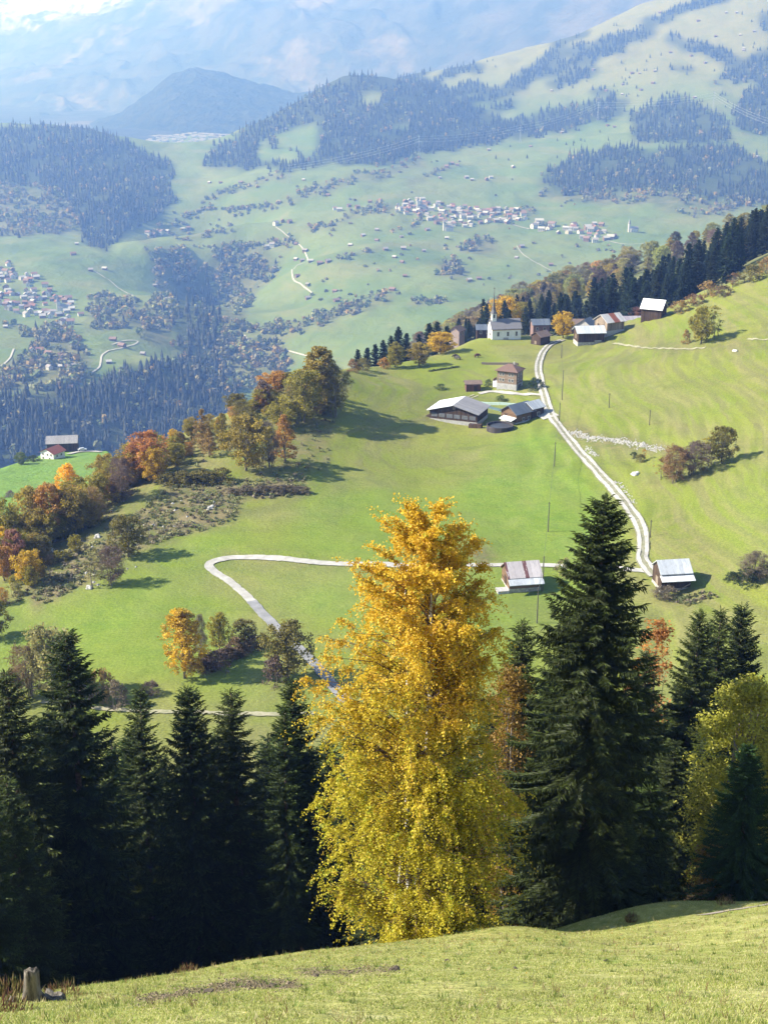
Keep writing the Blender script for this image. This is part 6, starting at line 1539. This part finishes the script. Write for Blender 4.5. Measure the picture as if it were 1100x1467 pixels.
def tuft(p, n_, R, H, cols, name, label):
    r_ = np.random.default_rng(int(p.x * 100) % 1000 + n_); a = r_.random(n_) * 6.28; r = R * np.sqrt(r_.random(n_)); h_ = H * r_.uniform(0.4, 1.1, n_)
    B = np.stack([r * np.cos(a), r * np.sin(a), np.full(n_, -0.05)], 1); d = np.stack([np.cos(a) * .5 + r_.normal(size=n_) * .35, np.sin(a) * .5 + r_.normal(size=n_) * .35, np.ones(n_) * 1.4], 1)
    V, Fq = blades(B, unit(d), h_, 0.012, r_)
    c_ = np.array(cols)[r_.integers(len(cols), size=n_)]; cc = np.tile(np.repeat(c_, 4, 0).reshape(n_, 4, 3), (2, 1, 1)).reshape(-1, 3)
    t_ = tag(link(name, np_mesh(name, V, Fq, [M_own], {'leafcol': cc}), None, p), label, 'weeds'); return t_
DRY = [(.22, .10, .07), (.30, .20, .10), (.14, .08, .055), (.38, .30, .14), (.17, .16, .05)]
for u, v, n_, R, H, lb in [(8, 1432, 300, 0.6, 0.32, 'reddish dry weeds left of the tree stump'), (-14, 1450, 200, 0.5, 0.25, 'reddish dry weeds at the left border below the stump'), (86, 1428, 200, 0.4, 0.22, 'tan dry weeds right of the tree stump'), (22, 1450, 120, 0.3, 0.15, 'green tan weeds in front of the tree stump'),
                           (270, 1393, 120, 0.3, 0.25, 'thin dry weeds on the rim of the pasture at left'), (480, 1352, 140, 0.4, 0.3, 'thin weeds on the rim left of the birch'), (905, 1318, 200, 0.3, 0.3, 'pale tuft of dry grass by the hollow'), (1040, 1296, 180, 0.4, 0.25, 'dry tuft on the rim at the right')]:
    q = hit(u, v, 'g')
    if q is not None: tuft(q, n_, R, H, DRY, 'weed_tuft', lb)
# clods and small stones on the bare patches
for i, (u, v, r) in enumerate([(565, 1391, 0.14), (452, 1400, 0.10), (300, 1423, 0.11), (390, 1414, 0.09), (640, 1378, 0.08), (738, 1389, 0.07), (868, 1378, 0.07)]):
    q = hit(u, v, 'g'); me = bpy.data.meshes.new('clod'); bm = bmesh.new(); bmesh.ops.create_icosphere(bm, subdivisions=2, radius=r)
    for w_ in bm.verts: w_.co *= 1 + 0.3 * math.sin(9 * w_.co.x / r * .4 + i) * math.sin(7 * w_.co.y / r * .4 + 2 * i); w_.co.z *= 0.6
    bm.to_mesh(me); bm.free(); me.materials.append(plain("clod_earth", (0.09, 0.07, 0.05), 0.4, 8)); tag(link('clod', me, None, q), ['dark clod right of the soil patch', 'clod at the upper bare patch', 'clod at the lower bare patch', 'small clod at the end of the lower bare patch', 'clod below the birch', 'clod in the grass right of the birch', 'clod below the hollow'][i], 'clod')
b = MB(); rr = random.Random(12)                                     # crumbled earth on the bare patches
for line, n_, sp_ in (([(200, 1436), (280, 1420), (350, 1409), (425, 1412)], 900, 6), ([(430, 1392), (500, 1392), (560, 1390)], 420, 5)):
    for j in range(n_):
        t = rr.random() * (len(line) - 1); i = int(t); f = t - i
        q = hit(line[i][0] + f * (line[i + 1][0] - line[i][0]) + rr.gauss(0, 9), line[i][1] + f * (line[i + 1][1] - line[i][1]) + rr.gauss(0, sp_), 'g')
        if q is None or q.y > 60: continue
        s_ = rr.uniform(0.012, 0.05)
        V = [(q.x + s_ * dx * rr.uniform(.6, 1.3), q.y + s_ * dy * rr.uniform(.6, 1.3), q.z + s_ * dz * rr.uniform(.4, 1)) for dx, dy, dz in ((1, 0, 0), (0, 1, 0), (-1, 0, 0), (0, -1, 0), (0, 0, 1), (0, 0, -1))]
        b.add(V, [(0, 1, 4), (1, 2, 4), (2, 3, 4), (3, 0, 4), (1, 0, 5), (2, 1, 5), (3, 2, 5), (0, 3, 5)])
tag(b.build('earth_crumbs', worldmat("crumbled_earth", (0.07, 0.052, 0.035), (0.24, 0.19, 0.13), 6)), 'crumbled earth on the bare patches of the pasture', 'earth', kind='stuff')
# rail fence by the young spruce
p = hit(988, 1150, 'g'); t_ = thing('rail_fence', 'pale three rail fence end between the tallest spruce and the yellow green tree', 'fence', p)
zz = [height_to(p, v) for v in (1114, 1129, 1141)]
for i, x in enumerate((-0.3, 2.8)):
    b = MB(); b.tube([(x, 0.22, -0.5), (x, 0.22, zz[0] + 0.5)], 0.17, 7); b.build('post', M_pole, t_)
for z_, x0 in zip(zz, (-1.0, -0.1, -0.5)):
    b = MB(); b.tube([(x0, 0, z_ - 0.08), (3.3, 0, z_ + 0.08)], 0.13, 6); b.build('rail', M_palew, t_)
# brushwood on the shaded forest floor
rb = np.random.default_rng(601)
for j in range(46):
    u = rb.uniform(640, 1120); x_ = st(u, 1330)[0]; Yc_ = float(np.interp(x_ * 52, cX, cY)); Y_ = Yc_ + rb.uniform(3, 10); x = x_ * Y_
    q = Vector((x, Y_, floor_at(x, Y_, 'g')))
    plant(q, BRD['bush', j % 2], rb.uniform(0.4, 0.9), rb.uniform(0.6, 1.2), 'undergrowth_bush', 'low dark bush in the shade under the tall trees', 'bush', rb.choice(['brown', 'dkgreen', 'dkgreen', 'olive']), 'undergrowth bushes under the tall trees')
# ------------------------------------------------------------------ the air
hz = NT("haze")
pv = hz.n('ShaderNodeVolumePrincipled')
pv.inputs['Color'].default_value = (0.20, 0.385, 1.0, 1)
pv.inputs['Absorption Color'].default_value = (1, 1, 1, 1)
pv.inputs['Density'].default_value = 1.8e-4
pv.inputs['Anisotropy'].default_value = 0.2
hz.t.links.new(pv.outputs[0], hz.out.inputs['Volume'])
hb_ = MB(); hb_.box(-11000, -400, -760, 11000, 20500, 560)
tag(hb_.build("haze", hz.m), kind='stuff')
